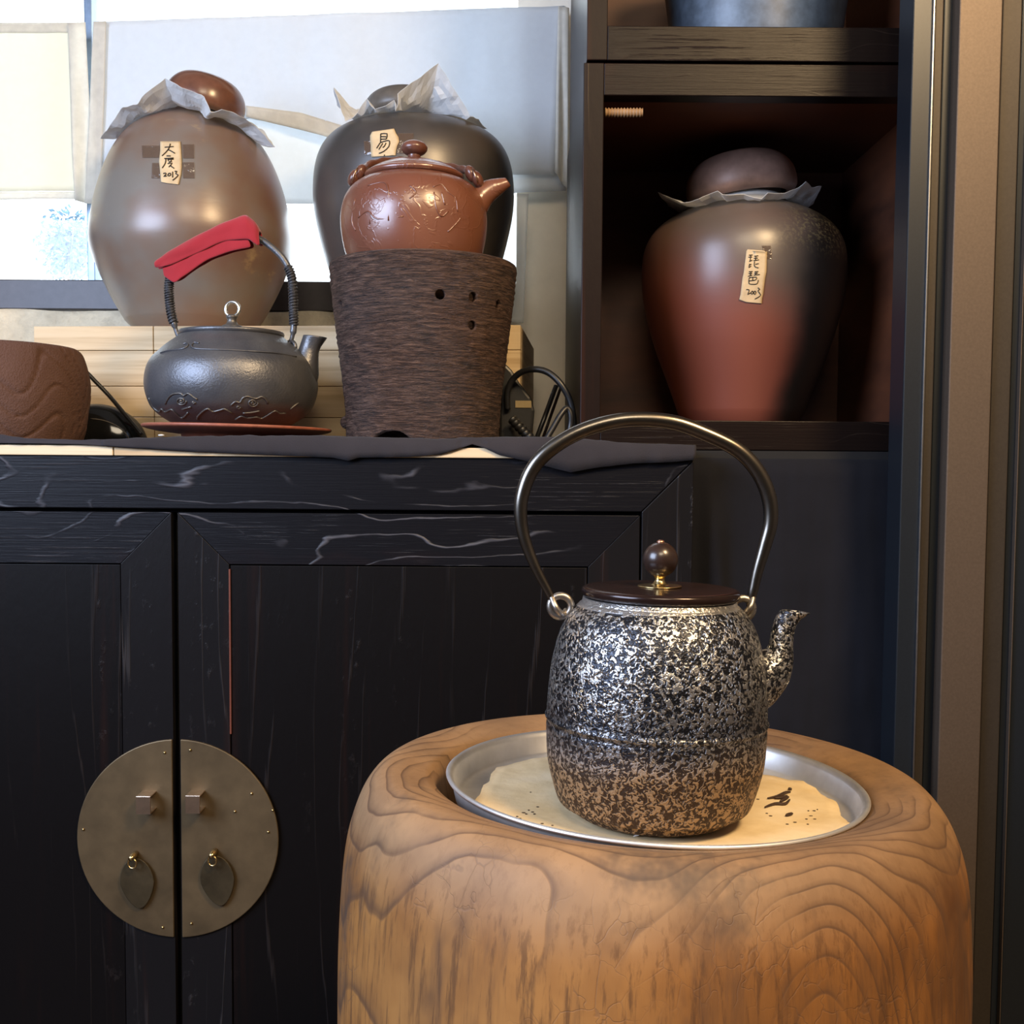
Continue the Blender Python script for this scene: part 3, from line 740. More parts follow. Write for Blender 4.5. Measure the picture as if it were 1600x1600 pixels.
def paper(name, cx, cy, ring, r_in, z_in, prof, m, parent, nr=9, na=110, crump=.005, seed=0):
    """crumpled sheet tied round the neck: outer edge through given pixel+depth points"""
    pts = [P(a, b, y) for a, b, y in ring]; pts.append(pts[0]); n = len(pts) - 1
    def shoulder(r):
        best = None
        for (r0, z0), (r1, z1) in zip(prof, prof[1:]):
            if z0 < prof[len(prof) // 2][1]: continue
            if min(r0, r1) <= r <= max(r0, r1) and abs(r1 - r0) > 1e-6:
                z = z0 + (z1 - z0) * (r - r0) / (r1 - r0); best = z if best is None else max(best, z)
        return best
    V = []
    for j in range(nr + 1):
        s_ = j / nr
        for i in range(na):
            t = i / na * n; k = int(t); u = t - k; o = pts[k].lerp(pts[k + 1], u)
            a = atan2(o.y - cy, o.x - cx); inn = Vector((cx + r_in * cos(a), cy + r_in * sin(a), z_in))
            p = inn.lerp(o, s_); p.z -= .012 * sin(pi * s_)
            am = crump * (sin(pi * min(s_ * .75, 1)))
            p += Vector((noise.noise(p * 55 + Vector((seed, 0, 0))), noise.noise(p * 55 + Vector((0, seed, 9))), noise.noise(p * 48 + Vector((3, 0, seed))))) * am
            r_ = sqrt((p.x - cx) ** 2 + (p.y - cy) ** 2); sh = shoulder(r_)
            if sh is not None and p.z < sh + .003: p.z = sh + .003
            V.append(p)
    Fc = [(j * na + i, j * na + (i + 1) % na, (j + 1) * na + (i + 1) % na, (j + 1) * na + i) for j in range(nr) for i in range(na)]
    return mesh(name, V, Fc, m, parent, smooth=False, solid=.0006)
def jar_lid(c, rx, h, tilt, az, m, parent, name='lid'):
    prof = smooth_prof([(rx * .82, 0), (rx * .97, h * .10), (rx, h * .32), (rx * .93, h * .62), (rx * .70, h * .88), (rx * .35, h * .99), (.0005, h)], 5)
    mb = MB().lathe([(rx * .78, .004)] + prof, 0, 0, 56)
    M = Matrix.Translation(c) @ Matrix.Rotation(az, 4, 'Z') @ Matrix.Rotation(tilt, 4, 'Y')
    mb.v = [M @ v for v in mb.v]; return mb.build(name, m, parent)

# --- jar 1
JY = 1.93
j1 = thing('storage_jar', (X(301, JY, 300), JY, PZ), 'tan and brown glazed tea jar, left of the two on the pine box', 'jar', 'paper-topped tea jars')
cx = X(301, JY, 300)
nz = P(301, 172, JY).z
pr1, nz = jar_prof([(182, 74), (190, 90), (210, 108), (240, 127), (270, 140), (300, 148), (330, 151), (360, 150.5), (400, 147), (420, 142.5), (450, 132), (480, 117), (505, 102)], JY, 301, PZ, .088, .058, (0.1705, 1.1682, 0.2194, 3.6101, 1.3892))
pr1s = pr1
body = MB().lathe(pr1s, cx, JY, 96).build('body', M_JAR1, j1)
b1 = bvh_of(body)
jar_lid(P(317, 178, JY - .01), 60 / F * JY, .062, R(14), 0, M_JLID1, j1)
paper('paper_cover', cx, JY, [(157, 218, 1.90), (172, 195, 1.86), (192, 166, 1.83), (212, 163, 1.81), (236, 138, 1.80), (257, 121, 1.80), (285, 138, 1.795), (318, 150, 1.80), (329, 176, 1.80), (346, 170, 1.80), (372, 180, 1.82), (398, 195, 1.85),
      (432, 234, 1.88), (412, 205, 1.93), (385, 185, 1.99), (350, 165, 2.04), (290, 158, 2.06), (230, 165, 2.05), (190, 185, 1.99)], .052, nz + .006, pr1s, M_PAPER, j1, seed=1)
lab = patch(b1, [(222, 251, 282, 221), (235, 251, 283), (253, 249, 284), (262, 250, 284), (273, 251, 283), (285, 252, 280, 286), (287, 262, 279, 289)], 'paper_label', M_LABEL, j1, off=.0016)
def q(lst, ox, oy, s): return [[(ox + x * s, oy + y * s) for x, y in l] for l in lst]
S1 = q([[(500, 385), (740, 365)], [(650, 290), (620, 400), (530, 520), (425, 620)], [(590, 445), (680, 490), (775, 550)],
        [(550, 622), (660, 625)], [(490, 695), (740, 680)], [(530, 700), (510, 830), (430, 955)], [(570, 725), (740, 712)], [(600, 690), (600, 760)], [(680, 680), (670, 770)], [(610, 790), (690, 775)],
        [(580, 835), (700, 820), (610, 930)], [(640, 880), (690, 920), (755, 965)],
        [(460, 1110), (520, 1095), (530, 1130), (470, 1190), (550, 1175)], [(610, 1110), (580, 1150), (610, 1175), (660, 1150), (650, 1100), (600, 1110)], [(715, 1060), (712, 1215)],
        [(770, 1050), (830, 1045), (800, 1110), (865, 1150), (800, 1230), (715, 1295)]], 230, 210, .05625)
strokes(b1, S1, .00085, 'writing', M_INK, lab, off=.0024, sm=2)
for rows in ([(228, 222, 250), (247, 223, 250)], [(255, 238, 250), (279, 237, 250)], [(226, 285, 303), (248, 286, 303)], [(254, 285, 303), (279, 286, 304)]):
    patch(b1, rows, 'sticky_tape', M_TAPE, j1, off=.0012, cols=5, solid=0)

# --- jar 2
j2 = thing('storage_jar', (X(647, JY, 300), JY, PZ), 'dark grey glazed tea jar on the pine box behind the red clay teapot', 'jar', 'paper-topped tea jars')
cx = X(647, JY, 300); nz = P(647, 176, JY).z
pr2, nz = jar_prof([(182, 80), (187, 94), (194, 108), (205, 123), (220, 134), (255, 149), (300, 158), (325, 158.5), (362, 151), (408, 138), (460, 117), (505, 98)], JY, 647, PZ, .084, .062, (0.1700, 1.2352, 0.1390, 4.1686, 3.815))
pr2s = pr2
body = MB().lathe(pr2s, cx, JY, 96).build('body', M_JAR2, j2); b2 = bvh_of(body)
jar_lid(P(628, 182, JY), 56 / F * JY, .044, R(-4), 0, M_JLID2, j2)
pc = paper('paper_cover', cx, JY, [(521, 138, 1.88), (531, 165, 1.86), (542, 196, 1.84), (558, 176, 1.82), (572, 156, 1.81), (586, 172, 1.80), (602, 165, 1.795), (614, 157, 1.795), (618, 172, 1.795), (622, 146, 1.80), (652, 124, 1.80), (685, 100, 1.80),
      (712, 140, 1.81), (735, 182, 1.83), (746, 186, 1.86), (760, 200, 1.90), (750, 195, 1.96), (720, 178, 2.03), (650, 165, 2.06), (580, 165, 2.04), (545, 178, 1.98), (528, 165, 1.92)], .056, nz + .006, pr2s, M_PAPER, j2, seed=5)
lab = patch(b2, [(207, 582, 616, 202), (213, 579, 619, 209), (222, 579, 624, 217), (228, 580, 621), (236, 580, 619), (246, 581, 618, 243)], 'paper_label', M_LABEL, j2, off=.0016)
S2 = q([[(570, 330), (565, 540)], [(570, 330), (725, 325), (710, 450)], [(585, 395), (700, 400)], [(580, 460), (710, 455)], [(570, 540), (700, 500), (785, 500), (770, 640), (640, 760), (530, 805)],
        [(555, 550), (470, 680)], [(620, 560), (570, 640), (525, 710)], [(700, 550), (660, 630), (620, 660)], [(650, 850), (668, 855)]], 560, 190, .0625)
strokes(b2, S2, .0009, 'writing', M_INK, lab, off=.0024, sm=2)
for rows in ([(221, 569, 579), (242, 570, 580)], [(209, 622, 646), (240, 620, 646)]):
    patch(b2, rows, 'sticky_tape', M_TAPE, j2, off=.0012, cols=5, solid=0)

# --- jar 3 in the lower shelf box
J3 = 1.82
j3 = thing('storage_jar', (X(1161, J3, 400), J3, SHZ), 'wide-shouldered red and black glazed tea jar inside the lower box shelf', 'jar', 'paper-topped tea jars')
cx = X(1161, J3, 400); nz = P(1161, 306, J3).z
pr3, nz = jar_prof([(312, 76), (320, 93), (330, 109), (343, 125), (370, 147), (400, 158), (430, 159.5), (460, 156), (490, 150), (538, 137), (580, 121), (619, 106), (646, 97)], J3, 1161, SHZ, .088, .064, (0.1621, 1.1194, 0.1159, 1.2642, 3.1891))
pr3s = pr3
body = MB().lathe(pr3s, cx, J3, 96).build('body', M_JAR3, j3); b3 = bvh_of(body)
jar_lid(P(1160, 312, J3), 84 / F * J3, .072, R(-7), 0, M_JLID3, j3)
paper('paper_cover', cx, J3, [(1027, 301, 1.78), (1040, 306, 1.75), (1065, 316, 1.72), (1092, 312, 1.70), (1108, 303, 1.70), (1121, 298, 1.69), (1128, 304, 1.69), (1150, 304, 1.69), (1163, 304, 1.69), (1178, 309, 1.69), (1190, 310, 1.69), (1200, 302, 1.69), (1225, 302, 1.70),
      (1248, 292, 1.72), (1260, 284, 1.73), (1268, 292, 1.75), (1283, 292, 1.77), (1272, 318, 1.84), (1250, 320, 1.90), (1160, 305, 1.94), (1080, 312, 1.92), (1045, 322, 1.86)], .06, nz + .004, pr3s, M_PAPER, j3, seed=9, crump=.003)
lab = patch(b3, [(390, 1168, 1194, 392), (393, 1166, 1198, 396), (425, 1162, 1197), (435, 1160, 1195), (460, 1157, 1192), (468, 1155, 1190, 471), (472, 1166, 1190, 474)], 'paper_label', M_LABEL, j3, off=.0016)
S3 = q([[(480, 305), (570, 300)], [(470, 355), (560, 350)], [(525, 305), (510, 460)], [(490, 460), (560, 430)], [(610, 330), (710, 320)], [(600, 380), (700, 375)], [(655, 325), (640, 430)], [(590, 440), (725, 420)],
        [(500, 520), (480, 615), (530, 570)], [(500, 545), (540, 530)], [(620, 460), (610, 540), (640, 600), (715, 620)], [(640, 530), (720, 515)],
        [(480, 715), (570, 710)], [(475, 760), (560, 755)], [(525, 710), (515, 820)], [(460, 828), (560, 800)], [(620, 715), (710, 710)], [(610, 755), (700, 750)], [(655, 710), (645, 800)], [(600, 800), (745, 785)],
        [(490, 860), (480, 1000), (560, 1025), (680, 1015), (710, 920)], [(490, 860), (665, 850), (640, 920), (490, 940)], [(575, 860), (570, 930)],
        [(415, 1155), (480, 1160), (480, 1210), (450, 1275), (520, 1235)], [(560, 1190), (530, 1240), (560, 1270), (590, 1220), (560, 1190)], [(620, 1190), (600, 1240), (630, 1275), (655, 1220), (625, 1190)],
        [(700, 1110), (745, 1150), (700, 1190), (770, 1290), (700, 1350), (625, 1390)]], 1140, 380, .0625)
strokes(b3, S3, .0006, 'writing', M_INK, lab, off=.0024, sm=2)
patch(b3, [(384, 1190, 1204), (405, 1196, 1206)], 'sticky_tape', M_TAPE, j3, off=.0008, cols=5, solid=0)

# --- blue vessel in the upper box
zb_ = Z(41, SY, 1150); cxb = X(1181, 1.75, 20)
bp = thing('glazed_pot', (cxb, 1.75, zb_), 'blue-grey glazed pot in the upper box shelf, only its foot visible', 'pot')
prb = [(.001, zb_), (.115, zb_), (.121, zb_ + .006)] + smooth_prof([(.124, zb_ + .02), (.132, zb_ + .08), (.142, zb_ + .16), (.138, zb_ + .22), (.11, zb_ + .26)], 4) + [(.115, zb_ + .275), (.105, zb_ + .275), (.10, zb_ + .24), (.12, zb_ + .1), (.001, zb_ + .03)]
MB().lathe(prb, cxb, 1.75, 80).build('body', M_BLUEPOT, bp)

# ================================================================== CLAY STOVE
TY = 1.585
tx = X(661.5, TY, 500)
def zs_(py): return P(661, py, TY).z
rt = zs_(417)
st = thing('charcoal_stove', (tx, TY, ZB), 'tapering dark brown ridged stoneware stove with round air holes, carrying the teapot', 'stove')
outer = [(118, 0), (118.5, .01)]
prs = [(.001, ZB + .003), (.102, ZB + .003), (.106, ZB + .006)]
for py, hw in ((680, 118), (641, 120), (600, 124), (560, 129), (510, 135), (467, 140), (440, 142.5), (424, 144)): prs.append((hw / F * TY, zs_(py)))
rtp = 144.5 / F * TY
prs += [(rtp - .001, rt - .001), (rtp - .004, rt + .001), (rtp - .010, rt), (rtp - .013, rt - .006), (rtp - .02, rt - .12), (.09, ZB + .03), (.001, ZB + .028)]
pr_o = prs[:3] + smooth_prof(prs[3:11], 12) + prs[11:]
def rough(p, a, r, z):
    if r < .1 or z > rt - .003: return p
    k = 1.6e-3 * noise.noise(Vector((a * 4, z * 230, 1))) + .0008 * noise.noise(Vector((a * 22, z * 120, 4)))
    d = Vector((cos(a), sin(a), 0)); return p + d * k
stv = MB().lathe(pr_o, tx, TY, 200, rough).build('body', M_STOVE, st)
cut = MB()
for px, py, r_ in ((688, 460, .0066), (739, 464, .0066), (779.5, 476, .0066), (738, 508, .0062), (531.5, 475, .0066)):
    z = P(px, py, TY - .12).z
    p = hit(bvh_of(stv), px, py, 0); d = Vector((p.x - tx, p.y - TY, 0)).normalized()
    cut.tube([p + d * .01, p - d * .035], r_, 20)
pts = [(X(610, 1.48, 680) + .031 * cos(a), ZB - .002 + .026 * sin(a)) for a in [pi * i / 16 for i in range(17)]]
pts[0] = (pts[0][0], ZB - .01); pts[-1] = (pts[-1][0], ZB - .01)
cut.prism(pts, 1.42, 1.53)
co = cut.build('cutter', M_BLACK)
md = stv.modifiers.new('b', 'BOOLEAN'); md.object = co; md.operation = 'DIFFERENCE'; md.solver = 'EXACT'
dg = bpy.context.evaluated_depsgraph_get(); me2 = bpy.data.meshes.new_from_object(stv.evaluated_get(dg)); stv.modifiers.clear(); stv.data = me2
stv.data.materials.clear(); stv.data.materials.append(M_STOVE)
for p_ in stv.data.polygons: p_.material_index = 0
bpy.data.objects.remove(co)
MB().ellipsoid(P(540.5, 660, TY - .01), .008, .012, .009, 16, 10).build('side_lug', M_STOVE, st)

# ================================================================== RED CLAY TEAPOT sitting in the stove
PX = 647; px_ = X(PX, TY, 330)
pot = thing('clay_teapot', (px_, TY, rt - .055), 'polished red-brown clay teapot sitting in the mouth of the stove', 'teapot')
def zt(py): return P(PX, py, TY).z
kk = TY / F
pts = [(60, 455), (85, 436), (98, 415), (105, 398), (110, 376), (112.5, 352), (111.5, 333), (107, 315), (99, 301), (90, 292), (80, 286), (73, 283)]
prof = smooth_prof([(a * kk, zt(b)) for a, b in pts], 6)
prof = [(.001, zt(457))] + [(55 * kk, zt(457))] + prof + [(68 * kk, zt(283)), (64 * kk, zt(286)), (66 * kk, zt(292))]
body = MB().lathe(prof, px_, TY, 96).build('body', M_POT, pot); bp_ = bvh_of(body)
lp = smooth_prof([(74 * kk, zt(282)), (76.5 * kk, zt(279)), (76 * kk, zt(275)), (73 * kk, zt(273)), (66 * kk, zt(268)), (50 * kk, zt(260)), (30 * kk, zt(254)), (12 * kk, zt(252))], 5)
MB().lathe([(64 * kk, zt(284))] + lp + [(.0005, zt(251.5))], px_, TY, 72).build('lid', M_POT, pot)
kz = zt(233)
MB().ellipsoid((px_, TY, kz + .001), 20.5 * kk, 20.5 * kk, 12 * kk, 28, 16).tube([(px_, TY, zt(253)), (px_, TY, kz)], .009, 16).build('lid_knob', M_POTD, pot)
MB().pairs([((722, 288), (742, 350)), ((737, 294), (759, 334)), ((749, 286), (769, 317)), ((764, 281), (785, 302)), ((778, 279), (792, 296)), ((789, 278), (798, 291))], TY, wall=.003).build('spout', M_POT, pot)
def lug(px, py, s):
    mb = MB(); c = P(px, py, TY - .012)
    for k, (dx, dz) in enumerate(((0, 0), (-.0085 * s, -.007))):
        cc = c + Vector((dx, 0, dz))
        M = Matrix.Rotation(R(28) * s, 3, 'Y')
        mb.ellipsoid(cc, -.0078 * -1, .012, .0125, 18, 12, fn=lambda p: M @ p)
    ring = circle_pts(c + Vector((-.006 * s, -.004, -.005)), (0, 1, 0), (.4 * s, 0, 1), .0105, 22)
    mb2 = MB().tube(ring, .0013, 8, cap=False)
    mb.build('handle_lug', M_POTD, pot); mb2.build('wire_loop', m_wire, pot)
m_wire = m_metal('thin_copper_wire', (0.45, 0.30, 0.22), .35)
lug(563, 270, 1); lug(736, 272, -1)
arc = []
a0 = P(566, 266, TY); a1 = P(733, 268, TY)
for i in range(33):
    t = pi * i / 32; c = (a0 + a1) / 2; h = (a1 - a0) / 2
    arc.append(c - h * cos(t) + Vector((0, .075 * sin(t), .032 * sin(t) + .004 * sin(2 * t))))
MB().tube(arc, [.0052 + .0009 * sin(i * 1.7) for i in range(33)], 14).build('bail_handle', M_POTD, pot)
rel = [[(575, 290), (600, 285), (607, 300), (607, 345)], [(580, 300), (578, 350)], [(560, 340), (575, 330), (590, 342), (630, 338)], [(555, 310), (550, 345), (556, 360)],
       [(677, 292), (690, 288), (700, 300), (712, 310), (715, 330)], [(678, 300), (682, 325), (690, 338), (700, 330)], [(690, 300), (695, 320)], [(700, 362), (712, 350), (720, 340)], [(640, 290), (650, 300), (640, 310)]]
strokes(bp_, rel, .0011, 'carved_relief', M_POT, pot, off=.0, sm=4)

# ================================================================== SMALL IRON KETTLE on saucer
KY = 1.58; KX = 363; kxw = X(KX, KY, 600); kk = KY / F
zsr = Z(665, KY - .12, KX)
sau = thing('clay_saucer', (X(372, KY, 670), KY, ZB), 'thin red-brown clay saucer under the small iron kettle', 'saucer')
sxw = X(372, KY, 670); sr = 144 * kk
def stilt(p, a, r, z): return p + Vector((0, 0, -(p.x - sxw) * .018))
MB().lathe([(.001, ZB + .001)] + [(.075, ZB + .001), (.077, zsr - .010)] + smooth_prof([(.085, zsr - .009), (.11, zsr - .006), (sr - .003, zsr - .002), (sr, zsr + .001), (sr - .002, zsr + .003), (sr - .01, zsr + .002), (.09, zsr - .003)], 4) + [(.001, zsr - .004)], sxw, KY, 90, stilt)\
    .build('dish', M_SAUCER, sau)
kt = thing('iron_kettle', (kxw, KY, zsr), 'small black cast iron kettle with cloud relief and red cloth round its handle', 'kettle')
def zk(py): return P(KX, py, KY).z
pts = [(86, 665), (98, 658), (112, 648), (123, 635), (130, 614), (131, 594), (127, 575), (119, 561), (110, 552), (98, 541), (86, 532), (79, 526)]
pk_ = smooth_prof([(a * kk, zk(b)) for a, b in pts], 6)
pk_ = [(.001, zsr - .002), (80 * kk, zsr - .002)] + [p for p in pk_ if p[1] > zsr] + [(74 * kk, zk(525)), (70 * kk, zk(531))]
body = MB().lathe(pk_, kxw, KY, 96).build('body', M_IRON, kt); bk = bvh_of(body)
MB().lathe([(70 * kk, zk(529)), (79 * kk, zk(525)), (80 * kk, zk(522)), (79 * kk, zk(519)), (70 * kk, zk(518)), (40 * kk, zk(516)), (18 * kk, zk(514)), (.0005, zk(514))], kxw, KY, 72).build('lid', M_IRON, kt)
MB().lathe(smooth_prof([(17 * kk, zk(516)), (16 * kk, zk(510)), (9 * kk, zk(506)), (7 * kk, zk(500)), (9 * kk, zk(495)), (6 * kk, zk(492)), (.001, zk(491))], 4), kxw, KY, 32).build('finial', M_IRONRELIEF, kt)
cc = P(363, 483, KY)
MB().tube([cc + Vector((cos(a) * 10.5 * kk, sin(a) * .002, sin(a) * 11.5 * kk)) for a in [2 * pi * i / 36 for i in range(37)]], .0024, 10, cap=False).build('lid_ring', M_SILVER, kt)
MB().pairs([((440, 562), (466, 640)), ((453, 571), (486, 614)), ((459, 562), (497, 591)), ((465, 550), (497.5, 568)), ((470, 536), (499, 547)), ((474, 524), (511, 528))], KY, wall=.0028).build('spout', M_IRON, kt)
cr = lambda lst: [[(180 + x * .2375, 320 + y * .2375) for x, y in l] for l in lst]
def spiral(cx_, cy_, r_, n=26): return [(cx_ + r_ * (1 - i / n) * cos(i * .5), cy_ + r_ * .8 * (1 - i / n) * sin(i * .5)) for i in range(n)]
CL = cr([[(330, 1310), (350, 1270), (380, 1245), (430, 1240), (450, 1255), (480, 1240), (510, 1262), (540, 1280)], spiral(435, 1290, 34), spiral(905, 1302, 34),
         [(225, 1270), (250, 1330), (290, 1360), (305, 1342), (330, 1362), (370, 1345), (400, 1372), (440, 1402), (480, 1365)], [(440, 1345), (500, 1328)], [(540, 1410), (545, 1390), (575, 1360), (610, 1340), (640, 1360), (690, 1350), (720, 1343), (765, 1368)],
         [(760, 1320), (790, 1295), (820, 1300), (840, 1270), (870, 1260), (900, 1270), (930, 1275), (960, 1262), (985, 1275), (1005, 1305)],
         [(790, 1412), (830, 1390), (870, 1402), (930, 1395), (960, 1405), (1000, 1385), (1050, 1355), (1080, 1372), (1120, 1370)], [(1150, 1345), (1180, 1320), (1205, 1303)],
         [(840, 1370), (900, 1365), (950, 1355)], spiral(810, 1330, 14, 14), spiral(515, 1298, 12, 12)])
strokes(bk, CL, .0013, 'cloud_relief', M_IRONRELIEF, kt, off=.0003, sm=3)
BL = cr([[(300, 975), (350, 960), (440, 950), (480, 928), (470, 912), (450, 918)], [(552, 912), (520, 908), (503, 930), (535, 948), (700, 955), (900, 965), (1050, 976), (1190, 1000)]])
strokes(bk, BL, .0012, 'shoulder_band', M_IRON, kt, off=.0006, sm=4)
hp = [(452, 541), (457, 525), (459, 508), (458.5, 485), (458, 460), (456, 434), (448, 413), (432, 393), (402, 372), (360, 364), (315, 378), (280, 405), (267, 430), (264, 450), (265, 470), (268, 492), (275, 516), (281, 532)]
hpts = catmull([P(a, b, KY) for a, b in hp], 6)
MB().tube(hpts, [.0030 if (i < 8 or i > len(hpts) - 9) else .0046 for i in range(len(hpts))], 14).build('bail_handle', M_IRON, kt)
def wrapseg(i0, i1):
    mb = MB(); seg = hpts[i0:i1]; dense = catmull(seg, 5)
    mb.tube(dense, [.0056 + .0007 * sin(i * 1.25) for i in range(len(dense))], 14)
    # crossing braid
    n = len(dense)
    for ph in (0, pi):
        pts = []
        for i in range(n):
            t = (dense[min(i + 1, n - 1)] - dense[max(i - 1, 0)]).normalized(); u = Vector((0, 1, 0)); w_ = t.cross(u).normalized()
            a = i * .55 + ph; pts.append(dense[i] + (u * cos(a) + w_ * sin(a)) * .0060)
        mb.tube(pts, .0011, 6)
    mb.build('handle_wrap', M_WRAP, kt)
wrapseg(12, 36); wrapseg(len(hpts) - 31, len(hpts) - 9)
def ringlug(px, py, r_, rr, par, m, Y, tw=0.6, name='handle_lug'):
    c = P(px, py, Y)
    MB().tube(circle_pts(c, (cos(tw), -sin(tw), 0), (0, 0, 1), r_, 28), rr, 12, cap=False).build(name, m, par)
ringlug(454.5, 543, .0085, .0030, kt, M_IRON, KY); ringlug(281, 536, .0075, .0030, kt, M_IRON, KY)
# red cloth folded over the handle
rc = thing('red_cloth', P(330, 420, KY), 'folded red cotton cloth wrapped over the small kettle handle', 'cloth')
def clothleaf(stations, name, seed, wfun):
    V = []; K = 15
    for si, (tp, bt, dep) in enumerate(stations):
        a = P(tp[0], tp[1], KY); b = P(bt[0], bt[1], KY)
        down = (b - a)
        for k in range(K):
            t = k / (K - 1); s_ = t * 2 - 1          # inverted U: back hem - top - front hem
            d = abs(s_)
            yy = -dep * (1 if s_ > 0 else -1) * min(1, (d / .38)) ** .5 if d > .001 else 0
            drop = max(0, (d - .16) / .84) * (1 if s_ > 0 else .88) + .03 * min(1, d / .16)
            p = a + down * drop + Vector((0, yy, 0))
            p += Vector((0, 1, 0)) * .0016 * noise.noise(Vector((si * .5, k * .5, seed))) + Vector((0, 0, 1)) * .0012 * noise.noise(Vector((si * .7, k * .4, seed + 4)))
            V.append(p)
    n = len(stations)
    mesh(name, V, [(i * K + k, i * K + k + 1, (i + 1) * K + k + 1, (i + 1) * K + k) for i in range(n - 1) for k in range(K - 1)], M_RED, rc, solid=.0032, subsurf=2)
def lerp_st(a, n):
    out = []
    for i in range(n):
        t = i / (n - 1) * (len(a) - 1); k = min(int(t), len(a) - 2); u = t - k
        out.append((tuple(x + (y - x) * u for x, y in zip(a[k][0], a[k + 1][0])), tuple(x + (y - x) * u for x, y in zip(a[k][1], a[k + 1][1])), a[k][2] + (a[k + 1][2] - a[k][2]) * u))
    return out
outer_ = lerp_st([((243, 412), (245, 420), .008), ((262, 397), (265, 418), .011), ((300, 375), (306, 401), .013), ((345, 353), (352, 379), .014), ((384, 337), (392, 376), .016), ((398, 347), (405, 386), .014), ((406, 362), (408, 384), .010)], 22)
clothleaf(outer_, 'outer_fold', 1, None)
inner_ = lerp_st([((255, 415), (258, 432), .006), ((268, 405), (276, 444), .009), ((292, 392), (296, 428), .010), ((320, 378), (330, 406), .011), ((350, 366), (362, 395), .012), ((384, 350), (396, 388), .013)], 18)
clothleaf(inner_, 'inner_fold', 7, None)

# ================================================================== BROWN CARVED BRAZIER at the left edge
BY = 1.56; bxw = X(-6, BY, 600); brr = 137 / F * BY; btz = ZB + .137
bz = thing('clay_brazier', (bxw, BY, ZB), 'squat matte brown clay brazier with carved waves, at the left photo edge', 'brazier')
def carve(p, a, r, z):
    if r < brr * .8: return p
    u = (z - ZB) / .137
    s_ = sin(u * 10 + 2.6 * noise.noise(Vector((a * 1.5, u * 1.2, 7))) * 3 + a * 2.2)
    g = -max(0, (abs(s_) < .22) * (1 - abs(s_) / .22)) * .0034
    return p + Vector((cos(a), sin(a), 0)) * (g + .0012 * noise.noise(Vector((a * 4, z * 30, 3))))
pb_ = [(.001, ZB + .001), (brr * .86, ZB + .001)] + smooth_prof([(brr * .90, ZB + .004), (brr * .96, ZB + .03), (brr, ZB + .07), (brr * .99, ZB + .10), (brr * .94, ZB + .125), (brr * .88, btz - .002), (brr * .80, btz)], 14) + [(brr * .7, btz - .002), (brr * .66, btz - .02), (brr * .68, ZB + .03), (.001, ZB + .02)]
MB().lathe(pb_, bxw, BY, 220, carve).build('body', M_BRAZ, bz)

# glossy black domed gadget with its cable
gd = thing('domed_case', P(165, 690, 1.62), 'glossy black domed case with cable lying right of the brown carved brazier', 'case')
gc = P(150, 690, 1.715); gx = (P(231, 690, 1.715).x - gc.x)
def sq_(p): return Vector((p.x, p.y, max(p.z, -.002)))
gcc = Vector((gc.x, 1.717, ZB + .002))
MB().ellipsoid(gcc, gx, .034, .066, 48, 24, fn=sq_).build('shell', M_GLOSSB, gd)
MB().tube([gcc + Vector((cos(t) * gx * .74 + gx * .02, -.0345 * sqrt(max(0, 1 - (cos(t) * .74 + .02) ** 2 - (sin(t) * .635) ** 2)) - .0002, sin(t) * .042)) for t in [pi * .08 + .42 * pi * i / 20 for i in range(21)]], .0008, 6).build('seam', plain('grey_seam', (0.12, 0.11, 0.10), .3), gd)
MB().tube(catmull([P(105, 570, 1.70), P(130, 578, 1.70), P(150, 597, 1.70), P(172, 620, 1.70), P(193, 645, 1.69), P(222, 680, 1.68)], 6), .0032, 10).build('cable', M_PLUG, gd)

# ================================================================== adapter and leads right of the stove
ad = thing('power_adapter', (X(808, 1.66), 1.66, ZB), 'faceted black power adapter with ribbed boot, right of the stove', 'adapter')
pts = [(780, 700), (780, 560), (800, 580), (812, 600), (829, 622), (835, 642), (833, 665), (826, 700)]
fp = [(P(a, b, 1.66).x, max(P(a, b, 1.66).z, ZB + .0005)) for a, b in pts]
MB().prism(fp, 1.645, 1.69).build('housing', M_PLUG, ad, smooth=False, bevel=.004)
MB().box(X(804, 1.645), X(829, 1.645), 1.6435, 1.646, Z(637, 1.645), Z(626, 1.645)).build('metal_band', plain('dull_gold_band', (0.30, 0.23, 0.12), .4, .6), ad, smooth=False)
bb = [P(800, 655, 1.63), P(812, 668, 1.62), P(826, 682, 1.61), P(840, 695, 1.60)]; bb = catmull(bb, 8)
for p in bb: p.z = max(p.z, ZB + .008)
MB().tube(bb, [.0062 + .0013 * (1 if i % 3 else -1) for i in range(len(bb))], 14).build('cable_boot', M_PLUG, ad)
MB().tube([(p.x, p.y, max(p.z, ZB + .0055)) for p in catmull([P(793, 640, 1.64), P(793, 612, 1.635), P(802, 592, 1.63), P(818, 580, 1.62), P(838, 577, 1.61), P(858, 583, 1.605), P(876, 600, 1.60), P(890, 625, 1.60), P(896, 655, 1.60), P(898, 700, 1.60)], 6)], .0046, 12).build('cable', M_PLUG, ad)
t_ = tag(MB().tube([(p.x, p.y, max(p.z, ZB + .005)) for p in catmull([P(825, 700, 1.565), P(845, 697, 1.565), P(862, 672, 1.57), P(876, 648, 1.575), P(886, 638, 1.58), (P(892, 650, 1.58)), P(890, 672, 1.58), P(880, 700, 1.57)], 6)], .0042, 12).build('loose_cable', M_PLUG), 'short black cable looped on the cloth beside the box shelf', 'cable')
